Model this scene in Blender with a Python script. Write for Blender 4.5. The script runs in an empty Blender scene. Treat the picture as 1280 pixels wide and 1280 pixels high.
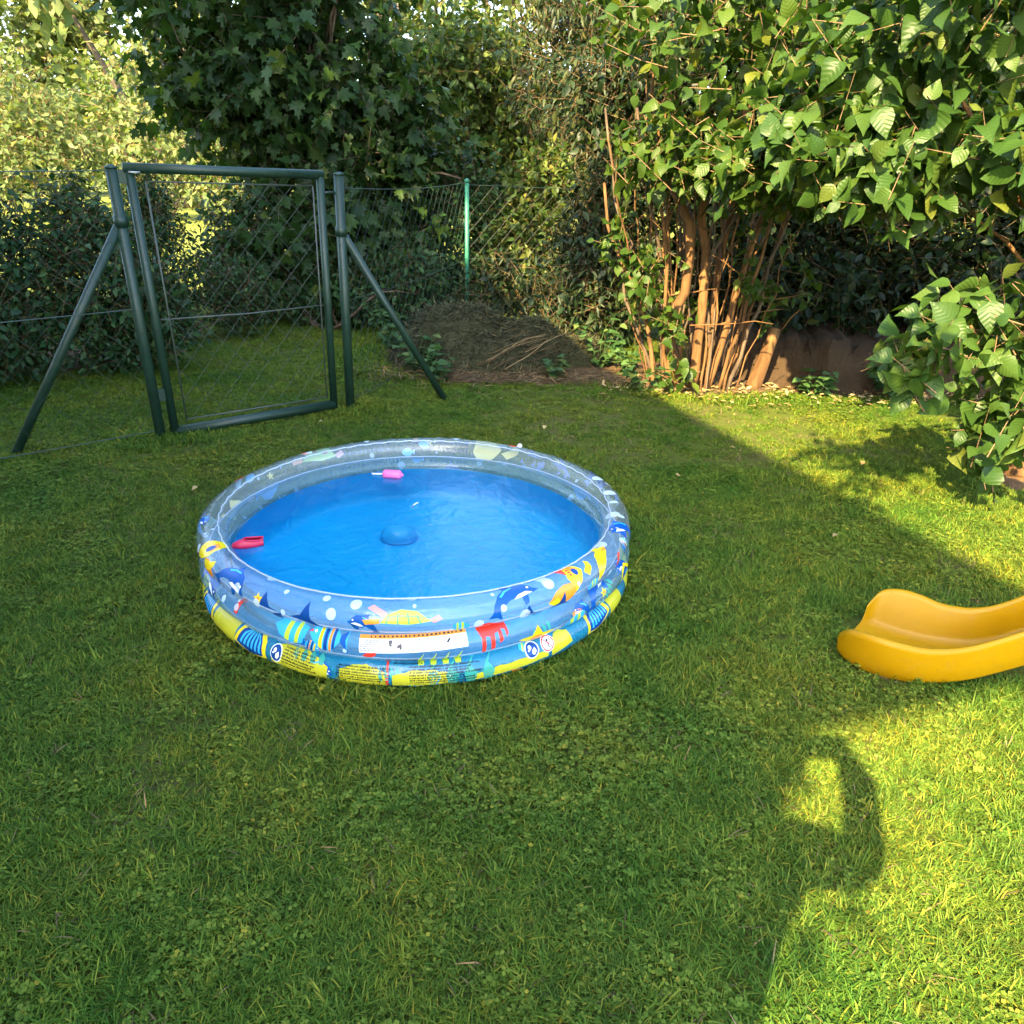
import bpy, bmesh, math, random
import numpy as np
from mathutils import Vector, Matrix

# ------------------------------------------------------------------ camera, sky, sun, exposure
scene = bpy.context.scene
col = scene.collection
PITCH, ROLL, FPX, CAMH = math.radians(23.9), math.radians(1.4), 970.0, 1.6
Fv = Vector((0, math.cos(PITCH), -math.sin(PITCH)))
Uv = Vector((0, math.sin(PITCH), math.cos(PITCH)))
Xv = Vector((1, 0, 0))
X2 = math.cos(ROLL) * Xv + math.sin(ROLL) * Uv
U2 = -math.sin(ROLL) * Xv + math.cos(ROLL) * Uv
cam_d = bpy.data.cameras.new('camera')
cam = bpy.data.objects.new('camera', cam_d)
col.objects.link(cam)
cam.matrix_world = Matrix(((X2.x, U2.x, -Fv.x, 0), (X2.y, U2.y, -Fv.y, 0), (X2.z, U2.z, -Fv.z, CAMH), (0, 0, 0, 1)))
cam_d.sensor_width = 36
cam_d.lens = 36 * FPX / 1280
cam_d.clip_start = 0.05
cam_d.clip_end = 2000
scene.camera = cam

SUN_EL, SUN_AZ = math.radians(36), math.radians(27)      # shadows run forward and 27 degrees to the right
world = bpy.data.worlds.new('World')
scene.world = world
world.use_nodes = True
wn = world.node_tree
sky_t = wn.nodes.new('ShaderNodeTexSky')
sky_t.sky_type = 'NISHITA'
sky_t.sun_disc = False
sky_t.sun_elevation = SUN_EL
sky_t.sun_rotation = math.radians(207)
sky_t.air_density = 1.0
sky_t.dust_density = 2.0
sky_t.ozone_density = 0.9
bg = wn.nodes['Background']
bg.inputs['Strength'].default_value = 0.15
wn.links.new(sky_t.outputs[0], bg.inputs['Color'])
sun_d = bpy.data.lights.new('sun', 'SUN')
sun_d.energy = 4.5
sun_d.angle = math.radians(0.55)
sun_d.color = (1.0, 0.76, 0.40)
sun = bpy.data.objects.new('sun', sun_d)
col.objects.link(sun)
sdir = Vector((math.sin(SUN_AZ) * math.cos(SUN_EL), math.cos(SUN_AZ) * math.cos(SUN_EL), -math.sin(SUN_EL)))
sun.rotation_euler = sdir.to_track_quat('-Z', 'Y').to_euler()
sun.location = (-6, -12, 12)
scene.view_settings.view_transform = 'Standard'
scene.view_settings.look = 'None'
scene.view_settings.exposure = 2.92
scene.view_settings.gamma = 1.0
scene.render.engine = 'CYCLES'
try:
    scene.cycles.transparent_max_bounces = 40
    scene.cycles.max_bounces = 12
    scene.cycles.caustics_reflective = False
    scene.cycles.caustics_refractive = False
except Exception:
    pass

rng = np.random.default_rng(7)
random.seed(7)
X2n, U2n, Fn = (np.array(v) for v in (X2, U2, Fv))

def pix(P):
    Q = np.atleast_2d(P) - np.array([0, 0, CAMH])
    z = Q @ Fn
    zz = np.where(z > 0.05, z, 1e9)
    return 640 + FPX * (Q @ X2n) / zz, 640 - FPX * (Q @ U2n) / zz, z

# ------------------------------------------------------------------ materials
def new_mat(name):
    m = bpy.data.materials.new(name)
    m.use_nodes = True
    nt = m.node_tree
    nt.nodes.clear()
    out = nt.nodes.new('ShaderNodeOutputMaterial')
    return m, nt, out

class G:
    """small node-graph helper"""
    def __init__(self, name):
        self.m, self.nt, self.out = new_mat(name)
    def n(self, t, **kw):
        nd = self.nt.nodes.new('ShaderNode' + t)
        for k, v in kw.items():
            if k.startswith('_'):
                setattr(nd, k[1:], v)
            else:
                self.set(nd.inputs[k.replace('__', ' ')], v)
        return nd
    def set(self, sock, v):
        if isinstance(v, bpy.types.NodeSocket):
            self.nt.links.new(v, sock)
        else:
            if sock.type == 'RGBA' and len(v) == 3:
                v = (*v, 1)
            sock.default_value = v
    def noise(self, scale, detail=4, rough=0.55, vec=None, dist=0.0):
        nd = self.n('TexNoise', Scale=scale, Detail=detail, Roughness=rough, Distortion=dist)
        if vec is not None:
            self.nt.links.new(vec, nd.inputs['Vector'])
        return nd.outputs[0]
    def ramp(self, fac, stops, interp='LINEAR'):
        nd = self.nt.nodes.new('ShaderNodeValToRGB')
        cr = nd.color_ramp
        cr.interpolation = interp
        while len(cr.elements) < len(stops):
            cr.elements.new(0.5)
        for e, (p, c) in zip(cr.elements, stops):
            e.position = p
            e.color = (*c, 1) if len(c) == 3 else c
        self.nt.links.new(fac, nd.inputs[0])
        return nd.outputs[0]
    def mix(self, fac, a, b, blend='MIX'):
        nd = self.nt.nodes.new('ShaderNodeMix')
        nd.data_type = 'RGBA'
        nd.blend_type = blend
        self.set(nd.inputs[0], fac)
        self.set(nd.inputs[6], a)
        self.set(nd.inputs[7], b)
        return nd.outputs[2]
    def math(self, op, a, b=0.0, clamp=False):
        nd = self.nt.nodes.new('ShaderNodeMath')
        nd.operation = op
        nd.use_clamp = clamp
        self.set(nd.inputs[0], a)
        self.set(nd.inputs[1], b)
        return nd.outputs[0]
    def bump(self, h, strength=0.4, dist=0.01):
        nd = self.n('Bump', Strength=strength, Distance=dist)
        self.nt.links.new(h, nd.inputs['Height'])
        return nd.outputs[0]
    def done(self, sh):
        self.nt.links.new(sh, self.out.inputs[0])
        return self.m
    def mixsh(self, fac, a, b):
        nd = self.nt.nodes.new('ShaderNodeMixShader')
        self.set(nd.inputs[0], fac)
        self.nt.links.new(a, nd.inputs[1])
        self.nt.links.new(b, nd.inputs[2])
        return nd.outputs[0]

def pbsdf(g, color, rough=0.6, spec=0.5, normal=None, metallic=0.0):
    nd = g.nt.nodes.new('ShaderNodeBsdfPrincipled')
    g.set(nd.inputs['Base Color'], color)
    g.set(nd.inputs['Roughness'], rough)
    nd.inputs['Specular IOR Level'].default_value = spec
    nd.inputs['Metallic'].default_value = metallic
    if normal is not None:
        g.nt.links.new(normal, nd.inputs['Normal'])
    return nd.outputs[0]

def leaf_mat(name, c_dark, c_mid, c_light, trans=0.35, rough=0.45, tcol=None, spec=0.22, veins=0.0, patch=False):
    g = G(name)
    geo = g.n('NewGeometry')
    oi = g.n('ObjectInfo')
    r = g.math('FRACT', g.math('ADD', geo.outputs['Random Per Island'], oi.outputs['Random']))
    c = g.ramp(r, [(0, c_dark), (0.55, c_mid), (0.92, c_light), (1.0, tuple(min(1, a * b) for a, b in zip(c_light, (1.6, 1.1, 0.9))))])
    v = g.noise(9.0, 3, 0.6, geo.outputs['Position'])
    c = g.mix(g.math('MULTIPLY', v, 0.6), c, g.mix(1.0, c, (0.7, 0.75, 0.6), 'MULTIPLY'))
    nb = None
    if patch:
        w = g.noise(1.5, 5, 0.65, geo.outputs['Position'], 0.4)
        k = g.ramp(w, [(0.36, (0.62, 0.82, 0.8)), (0.5, (1, 1, 1)), (0.66, (1.38, 1.08, 0.95))])
        c = g.mix(1.0, c, k, 'MULTIPLY')
        w2 = g.noise(7.0, 4, 0.7, geo.outputs['Position'], 0.3)
        c = g.mix(1.0, c, g.ramp(w2, [(0.3, (0.74, 0.78, 0.8)), (0.7, (1.2, 1.16, 1.05))]), 'MULTIPLY')
    if veins:
        uv = g.n('UVMap')
        sp = g.n('SeparateXYZ')
        g.nt.links.new(uv.outputs[0], sp.inputs[0])
        au = g.math('ABSOLUTE', sp.outputs[0])
        mid = g.math('LESS_THAN', au, 0.016)
        lat = g.math('SINE', g.math('MULTIPLY', g.math('SUBTRACT', sp.outputs[1], g.math('MULTIPLY', au, 0.75)), 42.0))
        lat2 = g.math('GREATER_THAN', lat, 0.90)
        ve = g.math('MAXIMUM', mid, g.math('MULTIPLY', lat2, 0.55))
        c = g.mix(g.math('MULTIPLY', ve, veins), c, g.mix(1.0, c, (1.7, 1.45, 1.5), 'MULTIPLY'))
        # browned spots and nibbled looking edges on a few leaves
        sptn = g.noise(70.0, 3, 0.6, geo.outputs['Position'])
        spot = g.math('MULTIPLY', g.math('GREATER_THAN', sptn, 0.70), g.math('GREATER_THAN', r, 0.6))
        c = g.mix(g.math('MULTIPLY', spot, 0.7), c, (0.11, 0.065, 0.02))
        nb = g.bump(g.math('MULTIPLY', lat, 0.5), 0.25, 0.004)
    p = pbsdf(g, c, rough, spec, nb)
    t = g.n('BsdfTranslucent')
    tc = g.mix(1.0, c, tcol or (1.25, 1.3, 0.5), 'MULTIPLY')
    g.set(t.inputs[0], tc)
    return g.done(g.mixsh(trans, p, t.outputs[0]))

M = {}
M['maple'] = leaf_mat('maple_leaf', (0.0135, 0.0367, 0.0098), (0.0245, 0.0582, 0.0135), (0.0459, 0.0918, 0.0196), veins=0.25)
M['shrub'] = leaf_mat('shrub_leaf', (0.0125, 0.0403, 0.0134), (0.0211, 0.0634, 0.0182), (0.0432, 0.096, 0.0269), 0.25)
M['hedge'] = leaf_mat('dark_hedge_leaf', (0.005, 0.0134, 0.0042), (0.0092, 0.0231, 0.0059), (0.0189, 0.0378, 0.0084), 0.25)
M['lilac'] = leaf_mat('lilac_leaf', (0.0268, 0.0643, 0.0118), (0.0402, 0.0858, 0.015), (0.0643, 0.1126, 0.0214), 0.35, 0.4, veins=0.25)
M['philad'] = leaf_mat('bush_leaf', (0.0268, 0.0616, 0.0085), (0.0428, 0.0858, 0.0118), (0.0697, 0.1152, 0.0161), 0.38, 0.42, veins=0.25)
M['bg_leaf'] = leaf_mat('far_leaf', (0.0765, 0.119, 0.034), (0.1275, 0.17, 0.0553), (0.187, 0.2167, 0.085), 0.4)  # paler leaf tones stand in for distance haze
M['mid_leaf'] = leaf_mat('mid_leaf', (0.0344, 0.0688, 0.0122), (0.0612, 0.1071, 0.0192), (0.1148, 0.1454, 0.0306), 0.35)
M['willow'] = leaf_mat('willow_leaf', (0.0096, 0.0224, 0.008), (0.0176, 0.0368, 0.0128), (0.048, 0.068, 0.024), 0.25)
M['weed'] = leaf_mat('weed_leaf', (0.03, 0.075, 0.02), (0.05, 0.11, 0.03), (0.08, 0.15, 0.05), 0.3)
M['grass'] = leaf_mat('grass_blade', (0.047, 0.104, 0.013), (0.098, 0.178, 0.020), (0.195, 0.245, 0.034), 0.3, 0.6, (1.2, 1.15, 0.5), 0.12, patch=True)
M['clover'] = leaf_mat('clover_leaf', (0.075, 0.13, 0.018), (0.115, 0.18, 0.024), (0.18, 0.23, 0.036), 0.3, 0.6, None, 0.1, patch=True)
M['straw'] = leaf_mat('dry_straw', (0.07, 0.05, 0.025), (0.14, 0.10, 0.05), (0.26, 0.19, 0.10), 0.15, 0.7, (1, 1, 0.8), 0.2)
M['clip'] = leaf_mat('grass_clipping', (0.034, 0.038, 0.018), (0.062, 0.064, 0.034), (0.11, 0.105, 0.06), 0.15, 0.8, (1, 1, 0.8), 0.1)
M['dry_leaf'] = leaf_mat('dry_leaf', (0.24, 0.15, 0.06), (0.38, 0.27, 0.12), (0.5, 0.4, 0.2), 0.2, 0.7, (1, 1, 0.7), 0.2)

def bark_mat(name, a, b, scale=14):
    g = G(name)
    tc = g.n('TexCoord')
    mp = g.n('Mapping')
    g.nt.links.new(tc.outputs['Object'], mp.inputs[0])
    mp.inputs['Scale'].default_value = (1, 1, 0.18)
    v = g.noise(scale, 6, 0.65, mp.outputs[0], 0.6)
    v2 = g.noise(scale * 4.5, 4, 0.6, mp.outputs[0])
    c = g.ramp(v, [(0.3, a), (0.7, b)])
    h = g.math('ADD', v, g.math('MULTIPLY', v2, 0.5))
    return g.done(pbsdf(g, c, 0.85, 0.2, g.bump(h, 0.8, 0.012)))
M['bark'] = bark_mat('tan_bark', (0.05, 0.026, 0.011), (0.20, 0.105, 0.04))
M['bark_dark'] = bark_mat('dark_bark', (0.045, 0.032, 0.022), (0.14, 0.10, 0.065))
M['twig'] = bark_mat('twig_bark', (0.10, 0.065, 0.035), (0.22, 0.14, 0.07), 40)

def soil_nodes(g, k=1.0):
    po = g.n('NewGeometry').outputs['Position']
    v = g.noise(5.0, 8, 0.7, po)
    v2 = g.noise(60.0, 5, 0.7, po)
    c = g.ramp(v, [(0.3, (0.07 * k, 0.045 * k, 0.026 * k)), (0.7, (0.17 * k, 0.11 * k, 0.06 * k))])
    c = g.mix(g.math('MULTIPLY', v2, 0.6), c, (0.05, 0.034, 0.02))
    return c, g.math('ADD', v, g.math('MULTIPLY', v2, 0.4))

def lawn_material():
    g = G('lawn_soil')
    geo = g.n('NewGeometry')
    pos = geo.outputs['Position']
    v = g.noise(90.0, 6, 0.75, pos)
    v2 = g.noise(1.6, 5, 0.6, pos)
    c = g.ramp(v, [(0.25, (0.045, 0.062, 0.012)), (0.55, (0.09, 0.12, 0.018)), (0.8, (0.16, 0.17, 0.04))])
    c = g.mix(g.ramp(v2, [(0.48, (0, 0, 0)), (0.75, (0.6, 0.6, 0.6))]), c, (0.115, 0.095, 0.045))
    return g.done(pbsdf(g, c, 0.9, 0.1, g.bump(v, 0.9, 0.02)))
M['lawn'] = lawn_material()

def soil_material(name, k=1.0):
    g = G(name)
    c, h = soil_nodes(g, k)
    return g.done(pbsdf(g, c, 0.95, 0.1, g.bump(h, 1.0, 0.03)))
M['soil'] = soil_material('bare_soil')
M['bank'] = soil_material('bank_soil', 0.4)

def meadow_material():
    g = G('meadow')
    geo = g.n('NewGeometry')
    pos = geo.outputs['Position']
    v = g.noise(0.35, 6, 0.6, pos)
    v2 = g.noise(9.0, 5, 0.7, pos)
    c = g.ramp(v, [(0.3, (0.14, 0.18, 0.03)), (0.55, (0.21, 0.235, 0.045)), (0.75, (0.27, 0.255, 0.07))])
    c = g.mix(g.math('MULTIPLY', v2, 0.5), c, (0.10, 0.13, 0.025))
    return g.done(pbsdf(g, c, 0.9, 0.1, g.bump(v2, 0.6, 0.1)))
M['meadow'] = meadow_material()

def metal_paint():
    g = G('green_gate_paint')
    tc = g.n('TexCoord')
    v = g.noise(5.0, 6, 0.65, tc.outputs['Object'])
    v2 = g.noise(55.0, 5, 0.6, tc.outputs['Object'])
    c = g.ramp(v, [(0.35, (0.007, 0.026, 0.016)), (0.60, (0.011, 0.036, 0.022)), (0.72, (0.036, 0.042, 0.016))])
    c = g.mix(g.ramp(v2, [(0.62, (0, 0, 0)), (0.75, (0.7, 0.7, 0.7))]), c, (0.07, 0.075, 0.045))
    return g.done(pbsdf(g, c, g.ramp(v2, [(0.3, (0.32,) * 3), (0.8, (0.6,) * 3)]), 0.5, g.bump(v2, 0.12, 0.004)))
M['gate'] = metal_paint()

def flat(name, c, rough=0.5, spec=0.5, metallic=0.0, var=0.15, nscale=20, bump=0.0):
    g = G(name)
    tc = g.n('TexCoord')
    v = g.noise(nscale, 5, 0.6, tc.outputs['Object'])
    d = tuple(x * (1 - var) for x in c)
    l = tuple(min(1, x * (1 + var)) for x in c)
    cc = g.ramp(v, [(0.3, d), (0.7, l)])
    nb = g.bump(v, bump, 0.004) if bump else None
    return g.done(pbsdf(g, cc, rough, spec, nb, metallic))
M['post_green'] = flat('bright_green_post', (0.02, 0.15, 0.09), 0.45)
M['wire'] = flat('dark_green_wire', (0.02, 0.04, 0.03), 0.5)
M['wire_bright'] = flat('grey_green_wire', (0.05, 0.062, 0.05), 0.45)
M['steel'] = flat('galvanised_steel', (0.45, 0.46, 0.45), 0.4, 0.5, 0.7)
M['plaster'] = flat('house_plaster', (0.62, 0.58, 0.5), 0.9, 0.2, 0, 0.05, 6, 0.2)
M['rooftile'] = flat('roof_tile', (0.30, 0.11, 0.06), 0.8, 0.3, 0, 0.3, 8, 0.4)
M['wood_white'] = flat('white_window_frame', (0.75, 0.74, 0.7), 0.5)
M['glass'] = flat('window_glass', (0.03, 0.035, 0.04), 0.05, 0.8, 0, 0.05)

def slide_material():
    g = G('yellow_slide_plastic')
    tc = g.n('TexCoord')
    v = g.noise(3.0, 5, 0.6, tc.outputs['Object'])
    v2 = g.noise(140.0, 3, 0.6, tc.outputs['Object'])
    v3 = g.noise(26.0, 6, 0.75, tc.outputs['Object'])
    c = g.ramp(v, [(0.3, (0.31, 0.165, 0.0006)), (0.7, (0.36, 0.20, 0.0008))])
    c = g.mix(g.ramp(v3, [(0.55, (0, 0, 0)), (0.75, (0.4, 0.4, 0.4))]), c, (0.27, 0.15, 0.03))
    return g.done(pbsdf(g, c, g.ramp(v3, [(0.3, (0.36,) * 3), (0.7, (0.5,) * 3)]), 0.22, g.bump(v2, 0.08, 0.002)))
M['slide'] = slide_material()

def vinyl(name, tint, diff, k):
    g = G(name)
    tr = g.n('BsdfTransparent')
    g.set(tr.inputs[0], tint)
    tc = g.n('TexCoord')
    v = g.noise(7.0, 3, 0.5, tc.outputs['Object'], 0.8)
    v2 = g.noise(40.0, 3, 0.5, tc.outputs['Object'], 0.5)
    nb = g.bump(g.math('ADD', v, g.math('MULTIPLY', v2, 0.25)), 0.32, 0.012)
    df = pbsdf(g, diff, 0.25, 0.4, nb)
    a = g.mixsh(k, tr.outputs[0], df)
    gl = g.n('BsdfGlossy', Roughness=0.07, Normal=nb)
    lw = g.n('LayerWeight', Blend=0.5, Normal=nb)
    fr = g.math('ADD', g.math('MULTIPLY', g.math('POWER', lw.outputs['Facing'], 4.0), 0.55), 0.045)
    return g.done(g.mixsh(fr, a, gl.outputs[0]))
M['vinyl_top'] = vinyl('clear_vinyl', (0.93, 0.97, 0.99), (0.66, 0.82, 0.96), 0.085)
M['vinyl_mid'] = vinyl('pale_blue_vinyl', (0.86, 0.95, 0.99), (0.40, 0.74, 0.97), 0.13)
M['vinyl_low'] = vinyl('blue_vinyl', (0.50, 0.84, 0.98), (0.03, 0.44, 0.74), 0.38)

def floor_material():
    g = G('blue_pool_floor')
    tc = g.n('TexCoord')
    v = g.noise(2.2, 4, 0.5, tc.outputs['Object'], 0.7)
    v2 = g.noise(9.0, 3, 0.5, tc.outputs['Object'], 1.0)
    c = g.ramp(v, [(0.3, (0.002, 0.41, 0.76)), (0.7, (0.004, 0.48, 0.82))])
    return g.done(pbsdf(g, c, 0.4, 0.4, g.bump(v2, 0.6, 0.03)))
M['pool_floor'] = floor_material()
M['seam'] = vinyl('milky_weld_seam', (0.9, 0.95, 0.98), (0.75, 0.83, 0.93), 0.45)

def water_material():
    g = G('pool_water')
    geo = g.n('NewGeometry')
    w1 = g.noise(11.0, 4, 0.55, geo.outputs['Position'], 1.0)
    w2 = g.noise(55.0, 2, 0.5, geo.outputs['Position'], 0.4)
    nb = g.bump(g.math('ADD', w1, g.math('MULTIPLY', w2, 0.22)), 0.42, 0.008)
    tr = g.n('BsdfTransparent')
    g.set(tr.inputs[0], (0.80, 0.97, 1.0))
    gl = g.n('BsdfGlossy', Roughness=0.015, Normal=nb)
    fr = g.n('Fresnel', IOR=1.33, Normal=nb)
    return g.done(g.mixsh(fr.outputs[0], tr.outputs[0], gl.outputs[0]))
M['water'] = water_material()

def ink(name, c, pale=0.3, alpha=1.0):
    """printing ink on vinyl: strong on the printed face, paler seen from its white backing"""
    g = G(name)
    geo = g.n('NewGeometry')
    cc = g.mix(g.math('MULTIPLY', geo.outputs['Backfacing'], pale), c, (0.55, 0.6, 0.58))
    p = pbsdf(g, cc, 0.22, 0.5)
    tr = g.n('BsdfTransparent')
    a = g.mix(geo.outputs['Backfacing'], (alpha,) * 3, (alpha * 0.9,) * 3)
    return g.done(g.mixsh(a, tr.outputs[0], p))
INK = {
    'navy': ink('ink_navy', (0.004, 0.055, 0.26)), 'blue': ink('ink_blue', (0.004, 0.085, 0.36)),
    'sky': ink('ink_sky_blue', (0.04, 0.42, 0.85)), 'white': ink('ink_white', (0.82, 0.88, 0.9), 0.2),
    'bubble': ink('ink_bubble', (0.72, 0.88, 0.97), 0.3, 0.62), 'yellow': ink('ink_yellow', (0.80, 0.62, 0.015)),
    'olive': ink('ink_sand_yellow', (0.52, 0.50, 0.03)), 'orange': ink('ink_orange', (0.85, 0.30, 0.03)),
    'red': ink('ink_red', (0.78, 0.045, 0.03)), 'pink': ink('ink_salmon', (0.85, 0.30, 0.25)),
    'green': ink('ink_green', (0.10, 0.45, 0.16)), 'lime': ink('ink_lime', (0.50, 0.66, 0.05)),
    'black': ink('ink_black', (0.012, 0.015, 0.02), 0.1), 'label': ink('label_white', (0.78, 0.82, 0.86), 0.2),
    'teal': ink('ink_teal_weed', (0.05, 0.42, 0.32), 0.4, 0.75),
}
M['crimson'] = flat('crimson_plastic', (0.62, 0.012, 0.07), 0.3, 0.5, 0, 0.06)
M['pink'] = flat('pink_plastic', (0.85, 0.16, 0.42), 0.35, 0.5, 0, 0.06)
M['toy_white'] = flat('white_plastic', (0.82, 0.84, 0.86), 0.35, 0.5, 0, 0.04)
M['toy_blue'] = flat('blue_plastic', (0.005, 0.46, 0.80), 0.3, 0.5, 0, 0.05)
M['phone'] = flat('black_phone', (0.02, 0.02, 0.022), 0.2)
M['trunk_far'] = bark_mat('far_bark', (0.05, 0.04, 0.03), (0.12, 0.10, 0.075), 6)

# ------------------------------------------------------------------ mesh helpers
def root_loc(p):
    v = Vector((0, 0, 0))
    while p is not None:
        v = v + p.location
        p = p.parent
    return v

def thing(name, label, cat, loc, group=None):
    o = bpy.data.objects.new(name, None)
    o.empty_display_size = 0.1
    col.objects.link(o)
    o.location = loc
    o['label'] = label
    o['category'] = cat
    if group:
        o['group'] = group
    return o

def tag(o, label, cat, group=None):
    o['label'] = label
    o['category'] = cat
    if group:
        o['group'] = group
    return o

def link_mesh(name, me, parent=None, kind=None):
    o = bpy.data.objects.new(name, me)
    col.objects.link(o)
    if parent is not None:
        o.parent = parent
    if kind:
        o['kind'] = kind
    return o

def np_mesh(name, V, F, mat, smooth=True, uv=None):
    """V (n,3), F (m,3 or 4) arrays"""
    V = np.asarray(V, dtype=np.float32)
    F = np.asarray(F, dtype=np.int32)
    me = bpy.data.meshes.new(name)
    me.vertices.add(len(V))
    me.vertices.foreach_set('co', V.ravel())
    k = F.shape[1]
    me.loops.add(F.size)
    me.loops.foreach_set('vertex_index', F.ravel())
    me.polygons.add(len(F))
    me.polygons.foreach_set('loop_start', np.arange(0, F.size, k, dtype=np.int32))
    me.polygons.foreach_set('loop_total', np.full(len(F), k, dtype=np.int32))
    if smooth:
        me.polygons.foreach_set('use_smooth', np.ones(len(F), dtype=bool))
    if uv is not None:
        lay = me.uv_layers.new(name='UVMap')
        lay.data.foreach_set('uv', np.asarray(uv, dtype=np.float32)[F.ravel()].ravel())
    me.update(calc_edges=True)
    if mat is not None:
        me.materials.append(mat)
    return me

class MB:
    """collects shapes in world coordinates, links them as one mesh object"""
    def __init__(self):
        self.v, self.f = [], []
    def add(self, vs, fs):
        o = len(self.v)
        self.v.extend([tuple(map(float, v)) for v in vs])
        self.f.extend([tuple(i + o for i in f) for f in fs])
        return self
    def tube(self, pts, rad, sides=8, caps=True):
        pts = [Vector(p) for p in pts]
        n = len(pts)
        if not hasattr(rad, '__len__'):
            rad = [rad] * n
        o = len(self.v)
        ref = None
        for i, p in enumerate(pts):
            d = (pts[min(i + 1, n - 1)] - pts[max(i - 1, 0)]).normalized()
            if ref is None:
                ref = Vector((0, 0, 1)) if abs(d.z) < 0.9 else Vector((1, 0, 0))
            a = d.cross(ref).normalized()
            b = a.cross(d).normalized()
            ref = b
            for k in range(sides):
                t = 2 * math.pi * k / sides
                q = p + (a * math.cos(t) + b * math.sin(t)) * rad[i]
                self.v.append(tuple(q))
        for i in range(n - 1):
            for k in range(sides):
                k2 = (k + 1) % sides
                self.f.append((o + i * sides + k, o + i * sides + k2, o + (i + 1) * sides + k2, o + (i + 1) * sides + k))
        if caps:
            self.f.append(tuple(o + k for k in range(sides))[::-1])
            self.f.append(tuple(o + (n - 1) * sides + k for k in range(sides)))
        return self
    def box(self, c, half, ax=None):
        c = Vector(c)
        ax = ax or (Vector((1, 0, 0)), Vector((0, 1, 0)), Vector((0, 0, 1)))
        vs = []
        for i in (-1, 1):
            for j in (-1, 1):
                for k in (-1, 1):
                    vs.append(c + ax[0] * half[0] * i + ax[1] * half[1] * j + ax[2] * half[2] * k)
        fs = [(0, 1, 3, 2), (4, 6, 7, 5), (0, 4, 5, 1), (2, 3, 7, 6), (0, 2, 6, 4), (1, 5, 7, 3)]
        return self.add(vs, fs)
    def build(self, name, mat, parent=None, smooth=False, kind=None, loc=None):
        off = root_loc(parent) if parent is not None else Vector(loc or (0, 0, 0))
        me = bpy.data.meshes.new(name)
        me.from_pydata([(x - off.x, y - off.y, z - off.z) for x, y, z in self.v], [], self.f)
        if smooth:
            me.polygons.foreach_set('use_smooth', [True] * len(me.polygons))
        me.materials.append(mat)
        me.update()
        o = link_mesh(name, me, parent, kind)
        if parent is None and loc is not None:
            o.location = loc
        return o

def nrm(a):
    return a / np.maximum(np.linalg.norm(a, axis=-1, keepdims=True), 1e-9)

# leaf templates: x across, y along, z up
def ovate(ts, ws, fold=0.25, droop=0.18, wav=0.0):
    V, F = [], []
    for i, (t, w) in enumerate(zip(ts, ws)):
        z0 = -droop * t * t
        if w <= 0:
            V.append((0, t, z0))
        else:
            V += [(-w, t, z0 + fold * w + wav * math.sin(9 * t)), (0, t, z0), (w, t, z0 + fold * w - wav * math.sin(9 * t + 1))]
    # index map
    idx, k = [], 0
    for w in ws:
        if w <= 0:
            idx.append((k, k, k)); k += 1
        else:
            idx.append((k, k + 1, k + 2)); k += 3
    for i in range(len(ts) - 1):
        a, b = idx[i], idx[i + 1]
        for s in (0, 1):
            q = [a[s], a[s + 1], b[s + 1], b[s]]
            u = []
            for x in q:
                if x not in u:
                    u.append(x)
            if len(u) == 4:
                F.append((u[0], u[1], u[2])); F.append((u[0], u[2], u[3]))
            elif len(u) == 3:
                F.append(tuple(u))
    return np.array(V), np.array(F)
HEART = ovate([0, 0.03, 0.18, 0.4, 0.62, 0.82, 1.0], [0, 0.20, 0.40, 0.42, 0.29, 0.12, 0], 0.28, 0.22, 0.02)
HEART2 = ovate([0, 0.04, 0.2, 0.42, 0.64, 0.84, 1.0], [0, 0.17, 0.35, 0.38, 0.27, 0.11, 0], 0.12, 0.35, 0.035)
HEART3 = ovate([0, 0.03, 0.16, 0.36, 0.58, 0.8, 1.0], [0, 0.18, 0.37, 0.41, 0.31, 0.14, 0], 0.55, 0.55, 0.05)
HEART4 = ovate([0, 0.05, 0.22, 0.46, 0.68, 0.86, 1.0], [0, 0.13, 0.28, 0.31, 0.22, 0.09, 0], -0.15, 0.12, 0.05)
LANCE = ovate([0, 0.3, 0.65, 1.0], [0, 0.12, 0.10, 0], 0.3, 0.3)
OVAL = ovate([0, 0.15, 0.42, 0.72, 1.0], [0, 0.18, 0.27, 0.17, 0], 0.3, 0.2)
SMALL = ovate([0, 0.42, 1.0], [0, 0.30, 0], 0.3, 0.15)
def maple_tpl(droop):
    half = [(0.10, -0.04), (0.30, -0.02), (0.24, 0.12), (0.52, 0.26), (0.38, 0.34), (0.46, 0.56), (0.20, 0.50), (0.17, 0.64), (0.22, 0.78), (0.07, 0.80)]
    out = [(0, 0)] + half + [(0, 1.0)] + [(-x, y) for x, y in half[::-1]]
    V = [(0, 0.36, 0.0)] + [(x, y, 0.16 * abs(x) - droop * (y - 0.2) ** 2) for x, y in out]
    n = len(out)
    return np.array(V), np.array([(0, 1 + i, 1 + (i + 1) % n) for i in range(n)])
MAPLE = maple_tpl(0.25)
MAPLE2 = maple_tpl(0.5)
MAPLE3 = (MAPLE[0] * np.array([0.75, 1, 1]) + np.array([0, 0, 0.5]) * np.abs(MAPLE[0][:, :1]), MAPLE[1])

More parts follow.
